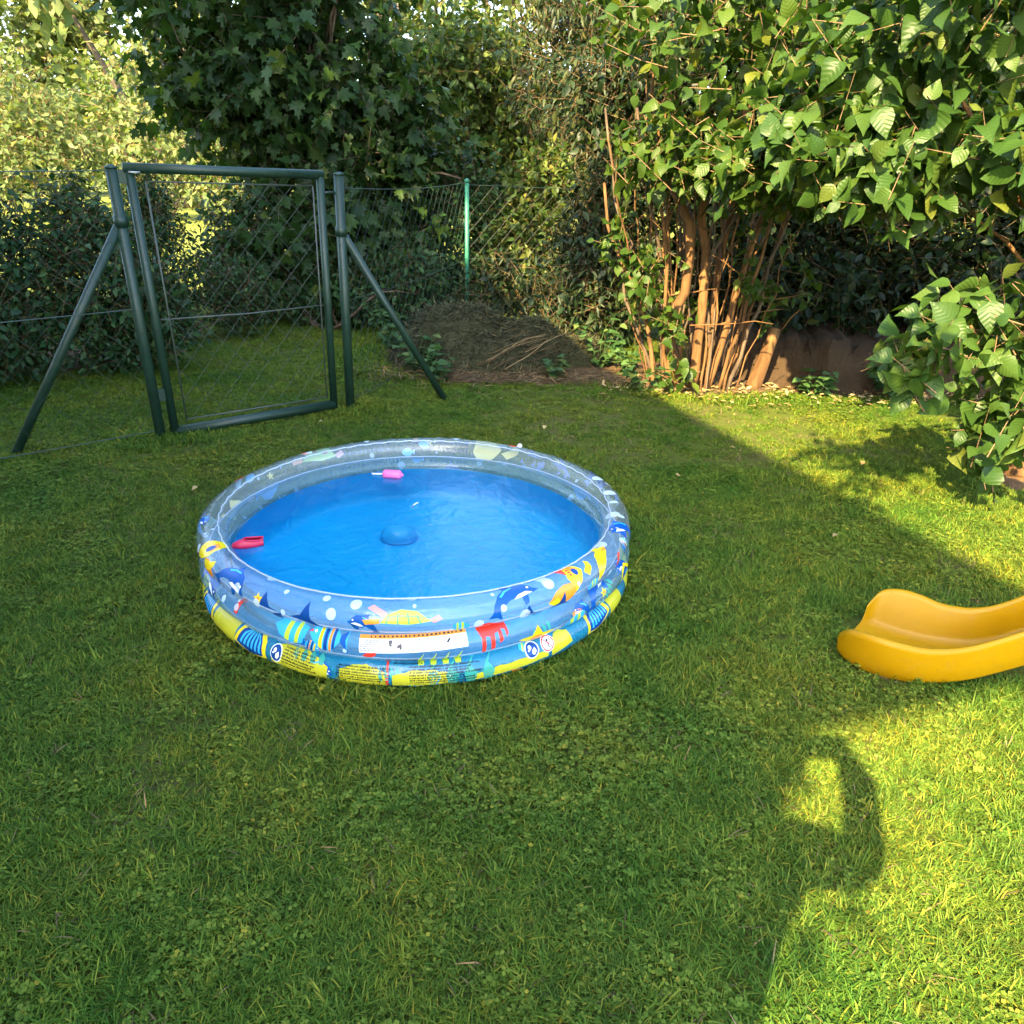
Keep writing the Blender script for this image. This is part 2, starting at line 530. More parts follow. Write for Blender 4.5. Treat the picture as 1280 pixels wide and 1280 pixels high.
def place(tpl, P, D, N, S):
    V, F = tpl
    D = nrm(D)
    X = nrm(np.cross(D, N))
    Nn = np.cross(X, D)
    n, m = len(P), len(V)
    S = np.asarray(S)[:, None, None]
    W = P[:, None, :] + S * (V[None, :, 0:1] * X[:, None, :] + V[None, :, 1:2] * D[:, None, :] + V[None, :, 2:3] * Nn[:, None, :])
    FF = (F[None] + (np.arange(n) * m)[:, None, None]).reshape(-1, 3)
    return W.reshape(-1, 3), FF

def twigs(rs, blobs, n, per, size, length=0.35, droop=0.25, shell=0.6, up=0.2, keep=None, nup=0.9):
    """leaf positions along short twigs spread through a set of ellipsoids"""
    B = np.array([b[:6] for b in blobs], float)
    wt = np.array([b[6] if len(b) > 6 else b[3] * b[4] * b[5] for b in blobs], float)
    ci = rs.choice(len(B), n, p=wt / wt.sum())
    dv = nrm(rs.normal(size=(n, 3)))
    rad = (shell ** 3 + (1 - shell ** 3) * rs.random(n)) ** (1 / 3)
    rad = rad * (1 + 0.22 * (rs.random(n) - 0.35))
    tip = B[ci, :3] + dv * B[ci, 3:6] * rad[:, None]
    td = nrm(dv * 0.9 + rs.normal(size=(n, 3)) * 0.45 + np.array([0, 0, up]))
    L = length * (0.6 + 0.8 * rs.random(n))
    base = tip - td * L[:, None]
    P, D, N, S = [], [], [], []
    side0 = nrm(np.cross(td, rs.normal(size=(n, 3))))
    for k in range(per):
        t = (k + 0.6 + 0.3 * rs.random(n)) / per
        p = base + td * (L * t)[:, None]
        sgn = 1 if k % 2 else -1
        d = td * (0.45 + 0.5 * (k == per - 1)) + side0 * sgn * (0.9 if k < per - 1 else 0.1) + rs.normal(size=(n, 3)) * 0.28
        d[:, 2] -= droop + 0.3 * rs.random(n)
        nn = dv * 0.55 + rs.normal(size=(n, 3)) * 0.62 + np.array([0, 0, nup])
        P.append(p); D.append(d); N.append(nn); S.append(size * (0.45 + 0.8 * rs.random(n)))
        side0 = nrm(np.cross(td, side0) * 0.8 + side0 * 0.6)
    P, D, N, S = map(np.concatenate, (P, D, N, S))
    ok = P[:, 2] > 0.04
    if keep is not None:
        ok &= keep(P)
    kb = base[:, 2] > 0.03
    if keep is not None:
        kb &= keep(tip)
    return (P[ok], D[ok], N[ok], S[ok]), (base[kb], tip[kb])

def twig_mesh(base, tip, name, mat, parent, r=0.0035):
    off = np.array(root_loc(parent))
    n = len(base)
    d = nrm(tip - base)
    a = nrm(np.cross(d, np.array([0.3, 0.2, 0.93])))
    b = np.cross(d, a)
    vs = []
    for p, rr in ((base, r), (tip, r * 0.4)):
        for k in range(3):
            t = 2 * math.pi * k / 3
            vs.append(p + (a * math.cos(t) + b * math.sin(t)) * rr)
    V = np.stack(vs, 1).reshape(-1, 3) - off
    f = []
    for k in range(3):
        k2 = (k + 1) % 3
        f += [(k, k2, 3 + k2), (k, 3 + k2, 3 + k)]
    F = (np.array(f)[None] + (np.arange(n) * 6)[:, None, None]).reshape(-1, 3)
    return link_mesh(name, np_mesh(name, V, F, mat), parent, 'stuff')

def foliage(leaves, tpls, mat, parent, name='crown', singles=0, minpx=10):
    """crown mesh of leaves; the leaves that show largest become leaf objects of their own"""
    P, D, N, S = leaves
    off = np.array(root_loc(parent))
    single = np.zeros(len(P), bool)
    if singles:
        x, y, z = pix(P)
        px = S * FPX / np.maximum(z, 0.1)
        vis = (z > 0.3) & (x > -20) & (x < 1300) & (y > -20) & (y < 1300) & (px > minpx)
        # front layer: nearest leaves within each small cell of the view
        cell = (x // 14).astype(int) * 1000 + (y // 14).astype(int)
        order = np.argsort(z)
        seen, idx = {}, []
        for i in order:
            if not vis[i]:
                continue
            c = cell[i]
            if seen.get(c, 0) < 1:
                seen[c] = 1
                idx.append(i)
        idx = np.array(idx, int)
        idx = idx[np.argsort(-px[idx])][:singles]
        single[idx] = True
    rest = ~single
    sel = rng.integers(0, len(tpls), len(P))
    Vs, Fs, Us, o = [], [], [], 0
    for k, tp in enumerate(tpls):
        m = rest & (sel == k)
        if m.sum() == 0:
            continue
        v, f = place(tp, P[m], D[m], N[m], S[m])
        Vs.append(v); Fs.append(f + o); o += len(v)
        Us.append(np.tile(tp[0][:, :2], (int(m.sum()), 1)))
    me = np_mesh(name, np.concatenate(Vs) - off, np.concatenate(Fs), mat, True, np.concatenate(Us))
    crown = link_mesh(name, me, parent, 'stuff')
    if singles:
        metpl = [np_mesh('leaf', tp[0], tp[1], mat, True, tp[0][:, :2]) for tp in tpls]
        Dn = nrm(D)
        for i in np.where(single)[0]:
            d = Vector(Dn[i]); nn = Vector(N[i])
            xx = d.cross(nn).normalized(); zz = xx.cross(d)
            s = float(S[i]); p = P[i] - off
            o_ = link_mesh('leaf', metpl[sel[i]], crown)
            o_.matrix_basis = Matrix(((xx.x * s, d.x * s, zz.x * s, p[0]), (xx.y * s, d.y * s, zz.y * s, p[1]), (xx.z * s, d.z * s, zz.z * s, p[2]), (0, 0, 0, 1)))
    return crown

def wander(a, b, n, amp, rs):
    a, b = np.array(a, float), np.array(b, float)
    out = []
    off = np.zeros(3)
    for i in range(n + 1):
        t = i / n
        out.append(a + (b - a) * t + off * math.sin(math.pi * t))
        off = off + rs.normal(size=3) * amp
    return out

# ------------------------------------------------------------------ ground
def terrain(x, y):
    d = max(0.0, y - 13.0)
    z = -0.012 * d + 0.0016 * max(0, y - 40) ** 1.6
    return z - 0.02 * (y > 10.5) * 0

def grid_obj(name, xs, ys, zf, mat):
    V = np.array([(x, y, zf(x, y)) for y in ys for x in xs])
    nx = len(xs)
    F = [(j * nx + i, j * nx + i + 1, (j + 1) * nx + i + 1, (j + 1) * nx + i) for j in range(len(ys) - 1) for i in range(nx - 1)]
    o = link_mesh(name, np_mesh(name, V, F, mat), None, 'structure')
    return o

xs = np.concatenate([np.linspace(-400, -30, 12), np.linspace(-25, 25, 40), np.linspace(30, 400, 12)])
ys = np.concatenate([np.linspace(-120, -12, 8), np.linspace(-10, 60, 50), np.linspace(70, 700, 24)])
grid_obj('meadow', xs, ys, lambda x, y: terrain(x, y) - 0.03, M['meadow'])

def lawn_z(x, y):
    return 0.008 * math.sin(1.3 * x + 0.7) * math.sin(1.1 * y) + 0.004 * math.sin(3.1 * x + 2 * y)
lx = np.linspace(-7, 7, 90)
ly = np.linspace(-8, 10.4, 110)
grid_obj('lawn', lx, ly, lambda x, y: lawn_z(x, y) * (1 if y < 8 else 1), M['lawn'])

# bare soil bed in front of the compost and under the bushes
def bed(name, cx, cy, rx, ry, mat, dz, seed, rot=0.0):
    rs = np.random.default_rng(seed)
    ph = rs.random(4) * 6.28
    V, F = [], []
    nr, na = 9, 56
    for i in range(nr + 1):
        for k in range(na):
            a = 2 * math.pi * k / na
            e = 1 + 0.10 * math.sin(3 * a + ph[0]) + 0.07 * math.sin(5 * a + ph[1]) + 0.04 * math.sin(11 * a + ph[2])
            q = i / nr * e
            ux, uy = rx * q * math.cos(a), ry * q * math.sin(a)
            x = cx + ux * math.cos(rot) - uy * math.sin(rot)
            y = cy + ux * math.sin(rot) + uy * math.cos(rot)
            V.append((x, y, lawn_z(x, y) + (dz * (1 - (i / nr) ** 3) + 0.006) + 0.012 * rs.random() * (i < nr) - 0.02 * (i == nr)))
    for i in range(nr):
        for k in range(na):
            k2 = (k + 1) % na
            F.append((i * na + k, i * na + k2, (i + 1) * na + k2, (i + 1) * na + k))
    return link_mesh(name, np_mesh(name, V, F, mat), None, 'structure')
BEDS = [(-0.1, 6.65, 1.0, 0.55, 0.0), (1.5, 6.5, 0.95, 0.55, 0.0), (3.2, 5.65, 1.6, 0.42, 0.1), (3.2, 4.25, 0.45, 0.35, 0.0), (-3.6, 6.7, 2.2, 0.8, 0.35)]
bed('soil_bed', *BEDS[0][:4], M['soil'], 0.02, 1)
bed('soil_bed', *BEDS[1][:4], M['soil'], 0.03, 2)
bed('soil_bed', *BEDS[3][:4], M['soil'], 0.02, 4)
bed('soil_bed', -4.5, 6.4, 1.7, 0.5, M['soil'], 0.02, 5, 0.3)

# low earth bank beneath the hedge
def earth_bank():
    rs = np.random.default_rng(3)
    V, F = [], []
    path = [(1.55, 6.95), (2.0, 6.35), (2.5, 6.12), (3.2, 6.15), (4.2, 6.0), (5.6, 5.6), (7.0, 5.2)]
    pts = []
    for i in range(len(path) - 1):
        for k in range(14):
            t = k / 14
            pts.append((path[i][0] * (1 - t) + path[i + 1][0] * t, path[i][1] * (1 - t) + path[i + 1][1] * t))
    prof = [(-0.12, -0.02), (-0.03, 0.10), (0.0, 0.22), (0.03, 0.36), (0.08, 0.44), (0.2, 0.47), (0.8, 0.48), (2.6, 0.50)]
    for i, (x, y) in enumerate(pts):
        h = 0.62 + 0.2 * min(1, i / 12) + 0.05 * math.sin(i * 0.7) + 0.04 * math.sin(i * 1.9)
        for j, (o, z) in enumerate(prof):
            V.append((x + o * 0.15 + rs.normal() * 0.012, y + o + rs.normal() * 0.014 + 0.03 * math.sin(i * 0.45), z * h + (rs.normal() * 0.02 if j else 0)))
    m = len(prof)
    for i in range(len(pts) - 1):
        for j in range(m - 1):
            F.append((i * m + j, (i + 1) * m + j, (i + 1) * m + j + 1, i * m + j + 1))
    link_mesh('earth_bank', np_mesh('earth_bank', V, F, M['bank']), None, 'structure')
earth_bank()

# ------------------------------------------------------------------ house behind the photographer's left shoulder (casts the big shade)
Dxy = np.array([math.sin(SUN_AZ), math.cos(SUN_AZ)])
EAVE = 6.0
hoff = EAVE / math.tan(SUN_EL)
ua = nrm(np.array([-0.342, 0.94])); va = np.array([-ua[1], ua[0]])      # along the eave, and inward
A0 = np.array([2.37, 2.42]) + ua * 0.06 - Dxy * hoff

def house():
    u, v = Vector((*ua, 0)), Vector((*va, 0))
    z = Vector((0, 0, 1))
    A = Vector((*A0, 0))
    LU, LV = 10.0, 9.0
    iu, iv = 0.85, 0.57
    c = A + u * (LU / 2) + v * (LV / 2)
    h = thing('house', 'plastered two storey house with overhanging tiled roof beside the lawn', 'house', c)
    hu, hv = LU / 2 - iu, LV / 2 - iv
    MB().box(c + z * (EAVE / 2), (hu, hv, EAVE / 2), (u, v, z)).build('wall', M['plaster'], h)
    e = MB()
    e.box(c + z * (EAVE - 0.03), (LU / 2 - 0.02, LV / 2 - 0.02, 0.03), (u, v, z)).build('eaves', M['wood_white'], h)
    r = MB()
    cs = [c + u * a * LU / 2 + v * b * LV / 2 + z * (EAVE + 0.002) for a, b in ((-1, -1), (1, -1), (1, 1), (-1, 1))]
    r1, r2 = c - u * 1.2 + z * (EAVE + 1.5), c + u * 1.2 + z * (EAVE + 1.5)
    r.add(cs + [r1, r2], [(0, 1, 5, 4), (1, 2, 5), (2, 3, 4, 5), (3, 0, 4), (3, 2, 1, 0)]).build('roof', M['rooftile'], h)
    for zz in (1.5, 4.2):
        for k in (-2.5, 0, 2.5):
            pc = c - v * (hv + 0.02) + u * k + z * zz
            w = MB().box(pc, (0.6, 0.04, 0.65), (u, v, z)).build('window', M['wood_white'], h)
            MB().box(pc - v * 0.045, (0.5, 0.02, 0.55), (u, v, z)).build('pane', M['glass'], w)
            MB().box(pc - v * 0.08 - z * 0.69, (0.66, 0.08, 0.025), (u, v, z)).build('sill', M['wood_white'], w)
house()

# ------------------------------------------------------------------ gate, posts, fences
GL, GR = Vector((-2.20, 4.60, 0)), Vector((-1.172, 5.35, 0))
gdir = (GR - GL).normalized()

def post(name, label, base, top, foot, brace_z, group):
    t = thing(name, label, 'gate post', base, group)
    b, tp = Vector(base), Vector(top)
    MB().tube([b - Vector((0, 0, 0.15)), tp], 0.031, 14).build('pole', M['gate'], t, True)
    d = (tp - b).normalized()
    MB().tube([tp, tp + d * 0.008, tp + d * 0.02], [0.034, 0.034, 0.012], 14).build('cap', M['gate'], t, True)
    bz = b + d * brace_z
    ft = Vector(foot)
    dd = (bz - ft).normalized()
    MB().tube([ft - dd * 0.08, bz], 0.026, 12).build('brace', M['gate'], t, True)
    MB().tube([bz - d * 0.03, bz + d * 0.03], 0.038, 12).build('clamp', M['gate'], t, True)
    return t
post('gate_post', 'round green steel post on the hinge side of the gate, with slanted brace', GL, GL + Vector((-0.03, 0.0, 1.55)), (-2.92, 4.27, 0), 1.28, 'gate posts')
post('gate_post', 'mossy green steel post on the latch side of the gate, braced towards compost heap', GR, GR + Vector((0.02, 0.0, 1.535)), (-0.53, 5.68, 0), 1.2, 'gate posts')

def gate():
    a, b = GL + gdir * 0.085, GR - gdir * 0.12
    g = thing('garden_gate', 'green tubular steel gate with chain link mesh closed between its posts', 'gate', a)
    z0, z1 = 0.075, 1.555
    la, lb = Vector((-0.025, 0, 0)), Vector((0.015, 0, 0))
    tl, tr = a + la + Vector((0, 0, z1)), b + lb + Vector((0, 0, z1 - 0.02))
    bl, br = a + Vector((0, 0, z0 - 0.04)), b + Vector((0, 0, z0 - 0.02))
    MB().tube([bl - Vector((0, 0, 0.03)), tl], 0.026, 14).build('stile', M['gate'], g, True)
    MB().tube([br - Vector((0, 0, 0.03)), tr], 0.025, 14).build('stile', M['gate'], g, True)
    MB().tube([tl - gdir * 0.03, tr + gdir * 0.02], 0.0275, 14).build('top_rail', M['gate'], g, True)
    MB().tube([bl, br], 0.033, 14).build('bottom_rail', M['gate'], g, True)
    # tension frame of thin rod
    i0, i1 = 0.075, 0.045
    def pt(s, q):       # s 0..1 along, q 0..1 up
        lo = bl.lerp(br, s); hi = tl.lerp(tr, s)
        return lo.lerp(hi, q)
    for p, q in (((0.07, 0.955), (0.955, 0.955)), ((0.07, 0.045), (0.955, 0.04)), ((0.075, 0.045), (0.07, 0.955)), ((0.955, 0.04), (0.955, 0.955))):
        MB().tube([pt(*p), pt(*q)], 0.005, 6).build('tension_rod', M['wire_bright'], g, True)
    m = MB().tube([pt(0.02, 0.455), pt(0.5, 0.452), pt(0.98, 0.462)], 0.005, 6).build('tension_wire', M['wire_bright'], g, True)
    # hinges and latch
    for q in (0.97, 0.16):
        c = pt(0.0, q) - gdir * 0.045
        MB().box(c, (0.05, 0.012, 0.035), (gdir, Vector((-gdir.y, gdir.x, 0)), Vector((0, 0, 1)))).build('hinge', M['gate'], g)
    c = pt(0.0, 0.985) + gdir * 0.02 + Vector((gdir.y, -gdir.x, 0)) * 0.028
    MB().tube([c - gdir * 0.03, c + gdir * 0.03], 0.006, 8).build('bolt', M['steel'], g, True)
    c = pt(1.0, 0.93) + gdir * 0.045
    MB().tube([c - gdir * 0.05, c + gdir * 0.05], 0.008, 8).build('latch', M['gate'], g, True)
    # chain link
    w = (b - a).length
    chain(g, lambda s, z: pt(0.075 + 0.88 * s / (w * 0.88), 0.045 + 0.91 * z / 1.3), w * 0.88, 1.3, 'chain_link_mesh', 0.135, 0.0014, M['wire'])

def chain(parent, f, width, height, name, pitch, r, mat):
    """zigzag wires of a chain link net over (0..width, 0..height)"""
    mb = MB()
    q = 1.1                                   # diamonds a little taller than wide
    c = -height / q
    while c < width + height / q:
        for fam in (0, 1):
            # fam 0: s = c + z/q ; fam 1: s = c + (height - z)/q
            za, zb = 0.0, height
            lo, hi = (0 - c) * q, (width - c) * q
            if fam:
                lo, hi = height - hi, height - lo
            za, zb = max(za, lo), min(zb, hi)
            if zb - za < 0.03:
                continue
            pts = []
            k = max(2, int((zb - za) / 0.12))
            for j in range(k + 1):
                z = za + (zb - za) * j / k
                u = c + (z if not fam else height - z) / q
                pts.append(f(min(max(u, 0), width), z) + Vector((0.0012, 0.0015, 0)) * (1 if (j + fam) % 2 else -1))
            mb.tube(pts, r, 5, False)
        c += pitch
    return mb.build(name, mat, parent, False, 'stuff')
gate()

def fence(label, a, b, z0, z1, wires, pitch=0.14):
    a, b = Vector(a), Vector(b)
    t = thing('chain_link_fence', label, 'fence', a)
    d = b - a
    L = d.length
    d.normalize()
    sag = lambda s: 0.03 * math.sin(math.pi * s / L) * -1
    chain(t, lambda s, z: a + d * s + Vector((0, 0, z0 + z + (sag(s) if z > 0.5 else 0))), L, z1 - z0, 'chain_link_mesh', pitch, 0.0009, M['wire'])
    for z in wires:
        MB().tube([a + d * (L * k / 8) + Vector((0, 0, z + sag(L * k / 8))) for k in range(9)], 0.003, 5, False).build('tension_wire', M['wire'], t, True)
    return t
FP = Vector((-0.52, 8.25, 0))
fence('chain link fence running left from the hinge post past dark shrubs', GL, GL - gdir * 3.2, 0.06, 1.54, (1.54, 0.8, 0.06))
fence('chain link fence between the latch post and the bright green fence post', GR, FP, 0.06, 1.46, (1.46, 0.75, 0.06))
fence('chain link fence behind the compost heap, overgrown by bushes', FP, (3.6, 9.7, 0), 0.06, 1.44, (1.44, 0.75, 0.06))
def fence_post():
    t = thing('fence_post', 'bright green round fence post behind the compost heap', 'fence post', FP)
    MB().tube([FP, FP + Vector((0.0, 0, 1.46))], 0.022, 10).build('pole', M['post_green'], t, True)
    MB().tube([FP + Vector((0, 0, 1.461)), FP + Vector((0, 0, 1.485)), FP + Vector((0, 0, 1.50))], [0.026, 0.026, 0.008], 10).build('cap', M['post_green'], t, True)
fence_post()

# ------------------------------------------------------------------ trees, shrubs
def limbs(mb, base, tips, r0, rs, n=7, amp=0.05, fork=0.35, sides=8):
    base = np.array(base, float)
    for tp in tips:
        tp = np.array(tp, float)
        pts = wander(base, tp, n, amp, rs)
        mb.tube(pts, [max(0.004, r0 * (1 - 0.85 * i / n)) for i in range(n + 1)], sides)

def maple():
    rs = np.random.default_rng(21)
    base = (-2.35, 9.6, -0.02)
    t = thing('maple_tree', 'dense dark green maple with lobed leaves growing behind the gate', 'tree', base)
    mb = MB()
    trunk = wander((-2.35, 9.6, -0.1), (-2.3, 9.7, 3.4), 8, 0.03, rs)
    mb.tube(trunk, [0.15 - 0.012 * i for i in range(9)], 10)
    tips = [(-2.2 + rs.normal() * 1.0, 9.3 + rs.normal() * 0.6, 0.8 + rs.random() * 3.6) for _ in range(14)]
    for tp in tips:
        k = trunk[rs.integers(2, 8)]
        limbs(mb, k, [tp], 0.04, rs)
    mb.build('trunk', M['bark_dark'], t, True)
    blobs = [(-2.25, 9.0, 1.0, 1.35, 0.95, 1.0, 1.9), (-1.7, 9.0, 0.75, 1.0, 0.7, 0.7, 0.6), (-2.45, 9.3, 2.3, 1.65, 1.2, 1.0, 2.2), (-2.9, 9.0, 2.35, 0.95, 0.8, 0.6, 0.6),
             (-2.75, 9.5, 3.5, 1.65, 1.4, 1.1, 2.2), (-3.0, 9.9, 5.2, 1.6, 1.4, 1.5, 2.2), (-1.5, 9.2, 1.9, 0.9, 0.8, 0.9, 0.8)]
    def keep(P):
        x, y, z = pix(P)
        return ~((P[:, 0] < -2.95) & (P[:, 2] > 0.9) & (P[:, 2] < 1.55))
    lv, tw = twigs(rs, blobs, 2300, 5, 0.165, 0.5, 0.55, 0.35, 0.1, keep, 0.75)
    twig_mesh(*tw, 'twig', M['bark_dark'], t)
    foliage(lv, [MAPLE, MAPLE2, MAPLE3], M['maple'], t, 'crown', 300)
maple()

def shrub(label, base, blobs, n, per, size, mat, seed, name='shrub', tpl=None, length=0.3, stems=7, singles=0, shell=0.45, keep=None, cat='shrub', group=None, droop=0.2, bark='bark_dark', sr=0.018):
    rs = np.random.default_rng(seed)
    t = thing(name, label, cat, base, group)
    mb = MB()
    B = np.array([b[:6] for b in blobs])
    for _ in range(stems):
        b = B[rs.integers(len(B))]
        tip = b[:3] + nrm(rs.normal(size=3)) * b[3:6] * 0.6
        tip[2] = max(tip[2], 0.25)
        st = np.array(base) + np.array([rs.normal() * 0.08, rs.normal() * 0.08, -0.03])
        mb.tube(wander(st, tip, 6, 0.03, rs), [sr * (1 - 0.12 * i) for i in range(7)], 6)
    mb.build('trunk' if cat == 'tree' else 'stems', M[bark], t, True)
    lv, tw = twigs(rs, blobs, n, per, size, length, droop, shell, 0.2, keep)
    twig_mesh(*tw, 'twig', M['twig'], t, 0.0025 if size < 0.2 else 0.01)
    foliage(lv, tpl or [OVAL], mat, t, 'crown', singles)
    return t

# dark shrubs beside the gate on the far side of the fence
shrub('dark green shrub behind fence, next to the gate brace', (-3.3, 6.35, 0), [(-3.3, 6.3, 0.62, 0.62, 0.5, 0.68), (-3.05, 6.45, 0.4, 0.5, 0.4, 0.42), (-3.5, 6.5, 1.15, 0.35, 0.35, 0.40)], 1700, 6, 0.062, M['shrub'], 31, tpl=[OVAL], length=0.25, singles=0)
shrub('dark tall shrub behind fence with bright meadow showing above it', (-4.2, 6.2, 0), [(-4.2, 6.15, 0.75, 0.75, 0.55, 0.8), (-4.3, 6.1, 1.35, 0.40, 0.4, 0.42), (-3.85, 5.85, 0.4, 0.5, 0.35, 0.42)], 1900, 6, 0.062, M['shrub'], 32, tpl=[OVAL], length=0.25)
shrub('dark shrub growing against the fence at its far end', (-4.7, 5.35, 0), [(-4.7, 5.4, 0.7, 0.7, 0.55, 0.72), (-4.3, 5.2, 0.4, 0.4, 0.35, 0.42)], 1300, 6, 0.062, M['shrub'], 33, tpl=[OVAL], length=0.25)
shrub('feathery dark conifer shrub between the gate and the maple', (-3.3, 7.5, 0), [(-3.35, 7.5, 0.7, 0.42, 0.4, 0.75), (-3.35, 7.5, 1.2, 0.22, 0.22, 0.45), (-2.75, 7.75, 0.4, 0.4, 0.35, 0.42)], 1500, 7, 0.05, M['shrub'], 34, tpl=[SMALL], length=0.22)
shrub('low shrub hedge under the maple beyond the gate', (-2.0, 8.35, 0), [(-2.3, 8.45, 0.40, 0.8, 0.3, 0.42), (-3.0, 8.5, 0.5, 0.5, 0.3, 0.5), (-2.95, 8.5, 0.95, 0.42, 0.3, 0.5), (-1.45, 8.3, 0.42, 0.6, 0.3, 0.42), (-1.0, 8.1, 0.5, 0.4, 0.3, 0.5)], 1500, 6, 0.075, M['shrub'], 35, tpl=[OVAL], length=0.25)

# bushes behind and beside the compost heap
shrub('dark bush in the corner behind the chain link fence', (-0.9, 9.5, 0), [(-0.75, 9.4, 0.9, 0.75, 0.5, 1.0), (-1.2, 9.5, 1.3, 0.5, 0.5, 0.5)], 1300, 6, 0.085, M['shrub'], 36, tpl=[OVAL], length=0.3)
shrub('sunlit bush behind the bright green fence post', (0.15, 9.35, 0), [(0.1, 9.3, 0.75, 0.55, 0.4, 0.7), (0.3, 9.5, 1.45, 0.5, 0.4, 0.45)], 800, 6, 0.09, M['mid_leaf'], 37, tpl=[OVAL], length=0.3)
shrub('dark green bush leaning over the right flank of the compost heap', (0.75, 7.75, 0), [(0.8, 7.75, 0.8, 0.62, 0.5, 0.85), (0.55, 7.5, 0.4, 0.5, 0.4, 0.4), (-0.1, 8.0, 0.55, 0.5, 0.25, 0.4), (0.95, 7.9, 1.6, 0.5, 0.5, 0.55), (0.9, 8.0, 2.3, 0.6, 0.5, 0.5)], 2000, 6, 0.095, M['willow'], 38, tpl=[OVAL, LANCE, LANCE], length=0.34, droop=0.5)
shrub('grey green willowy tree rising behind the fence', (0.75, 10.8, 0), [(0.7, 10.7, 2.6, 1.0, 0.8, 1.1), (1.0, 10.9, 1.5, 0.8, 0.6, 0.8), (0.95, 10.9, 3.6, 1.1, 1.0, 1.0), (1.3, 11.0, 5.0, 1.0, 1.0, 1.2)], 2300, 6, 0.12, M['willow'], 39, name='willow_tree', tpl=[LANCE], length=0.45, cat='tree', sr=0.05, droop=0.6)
shrub('sunlit pale tree with airy crown beyond the fence corner', (-0.5, 13.2, -0.1), [(-0.6, 13.2, 1.6, 1.3, 0.9, 1.1), (-0.3, 13.3, 2.5, 1.6, 1.1, 1.0), (-0.9, 13.1, 3.0, 1.3, 1.1, 0.8)], 2200, 6, 0.13, M['mid_leaf'], 40, name='tree', tpl=[OVAL], length=0.5, cat='tree', sr=0.07)

# dark hedge closing the garden on the right
hb = [((1.9, 8.2, 0), [(1.9, 8.2, 1.2, 0.9, 0.6, 1.2), (1.9, 8.3, 2.8, 1.0, 0.7, 1.1), (2.0, 8.5, 4.4, 0.9, 0.7, 1.1)], 'dark leafy hedge bush behind the many stemmed bush'),
      ((3.2, 7.7, 0.45), [(3.1, 7.0, 0.75, 1.0, 0.6, 0.5), (2.3, 6.75, 0.62, 0.4, 0.3, 0.3), (3.1, 7.3, 0.95, 1.0, 0.6, 0.75), (3.1, 7.6, 1.5, 0.95, 0.6, 1.0), (3.2, 7.8, 2.7, 1.1, 0.7, 1.2), (2.2, 7.3, 0.9, 0.6, 0.4, 0.7)], 'deep shaded hedge bush on top of the earth bank'),
      ((4.6, 7.2, 0.45), [(4.3, 6.5, 0.7, 1.0, 0.4, 0.4), (4.6, 6.9, 0.95, 1.0, 0.6, 0.75), (4.6, 7.1, 1.5, 1.0, 0.6, 1.0), (4.6, 7.3, 2.7, 1.1, 0.8, 1.3)], 'deep shaded hedge bush on the bank behind the lilac'),
      ((6.0, 6.6, 0.45), [(6.0, 6.5, 1.2, 1.0, 0.7, 1.0), (6.0, 6.7, 2.7, 1.1, 0.8, 1.3)], 'deep shaded hedge bush at the far end of the bank'),
      ((3.9, 9.0, 0), [(3.9, 9.0, 1.0, 1.6, 0.6, 1.0), (3.9, 9.1, 2.6, 1.5, 0.7, 1.3), (2.6, 9.0, 1.0, 0.9, 0.5, 1.0)], 'broad dark bush closing the view behind the bank')]
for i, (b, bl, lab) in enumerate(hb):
    shrub(lab, b, bl, 2800, 6, 0.095, M['hedge'], 50 + i, name='hedge_bush', tpl=[OVAL], length=0.3, shell=0.3, stems=9)

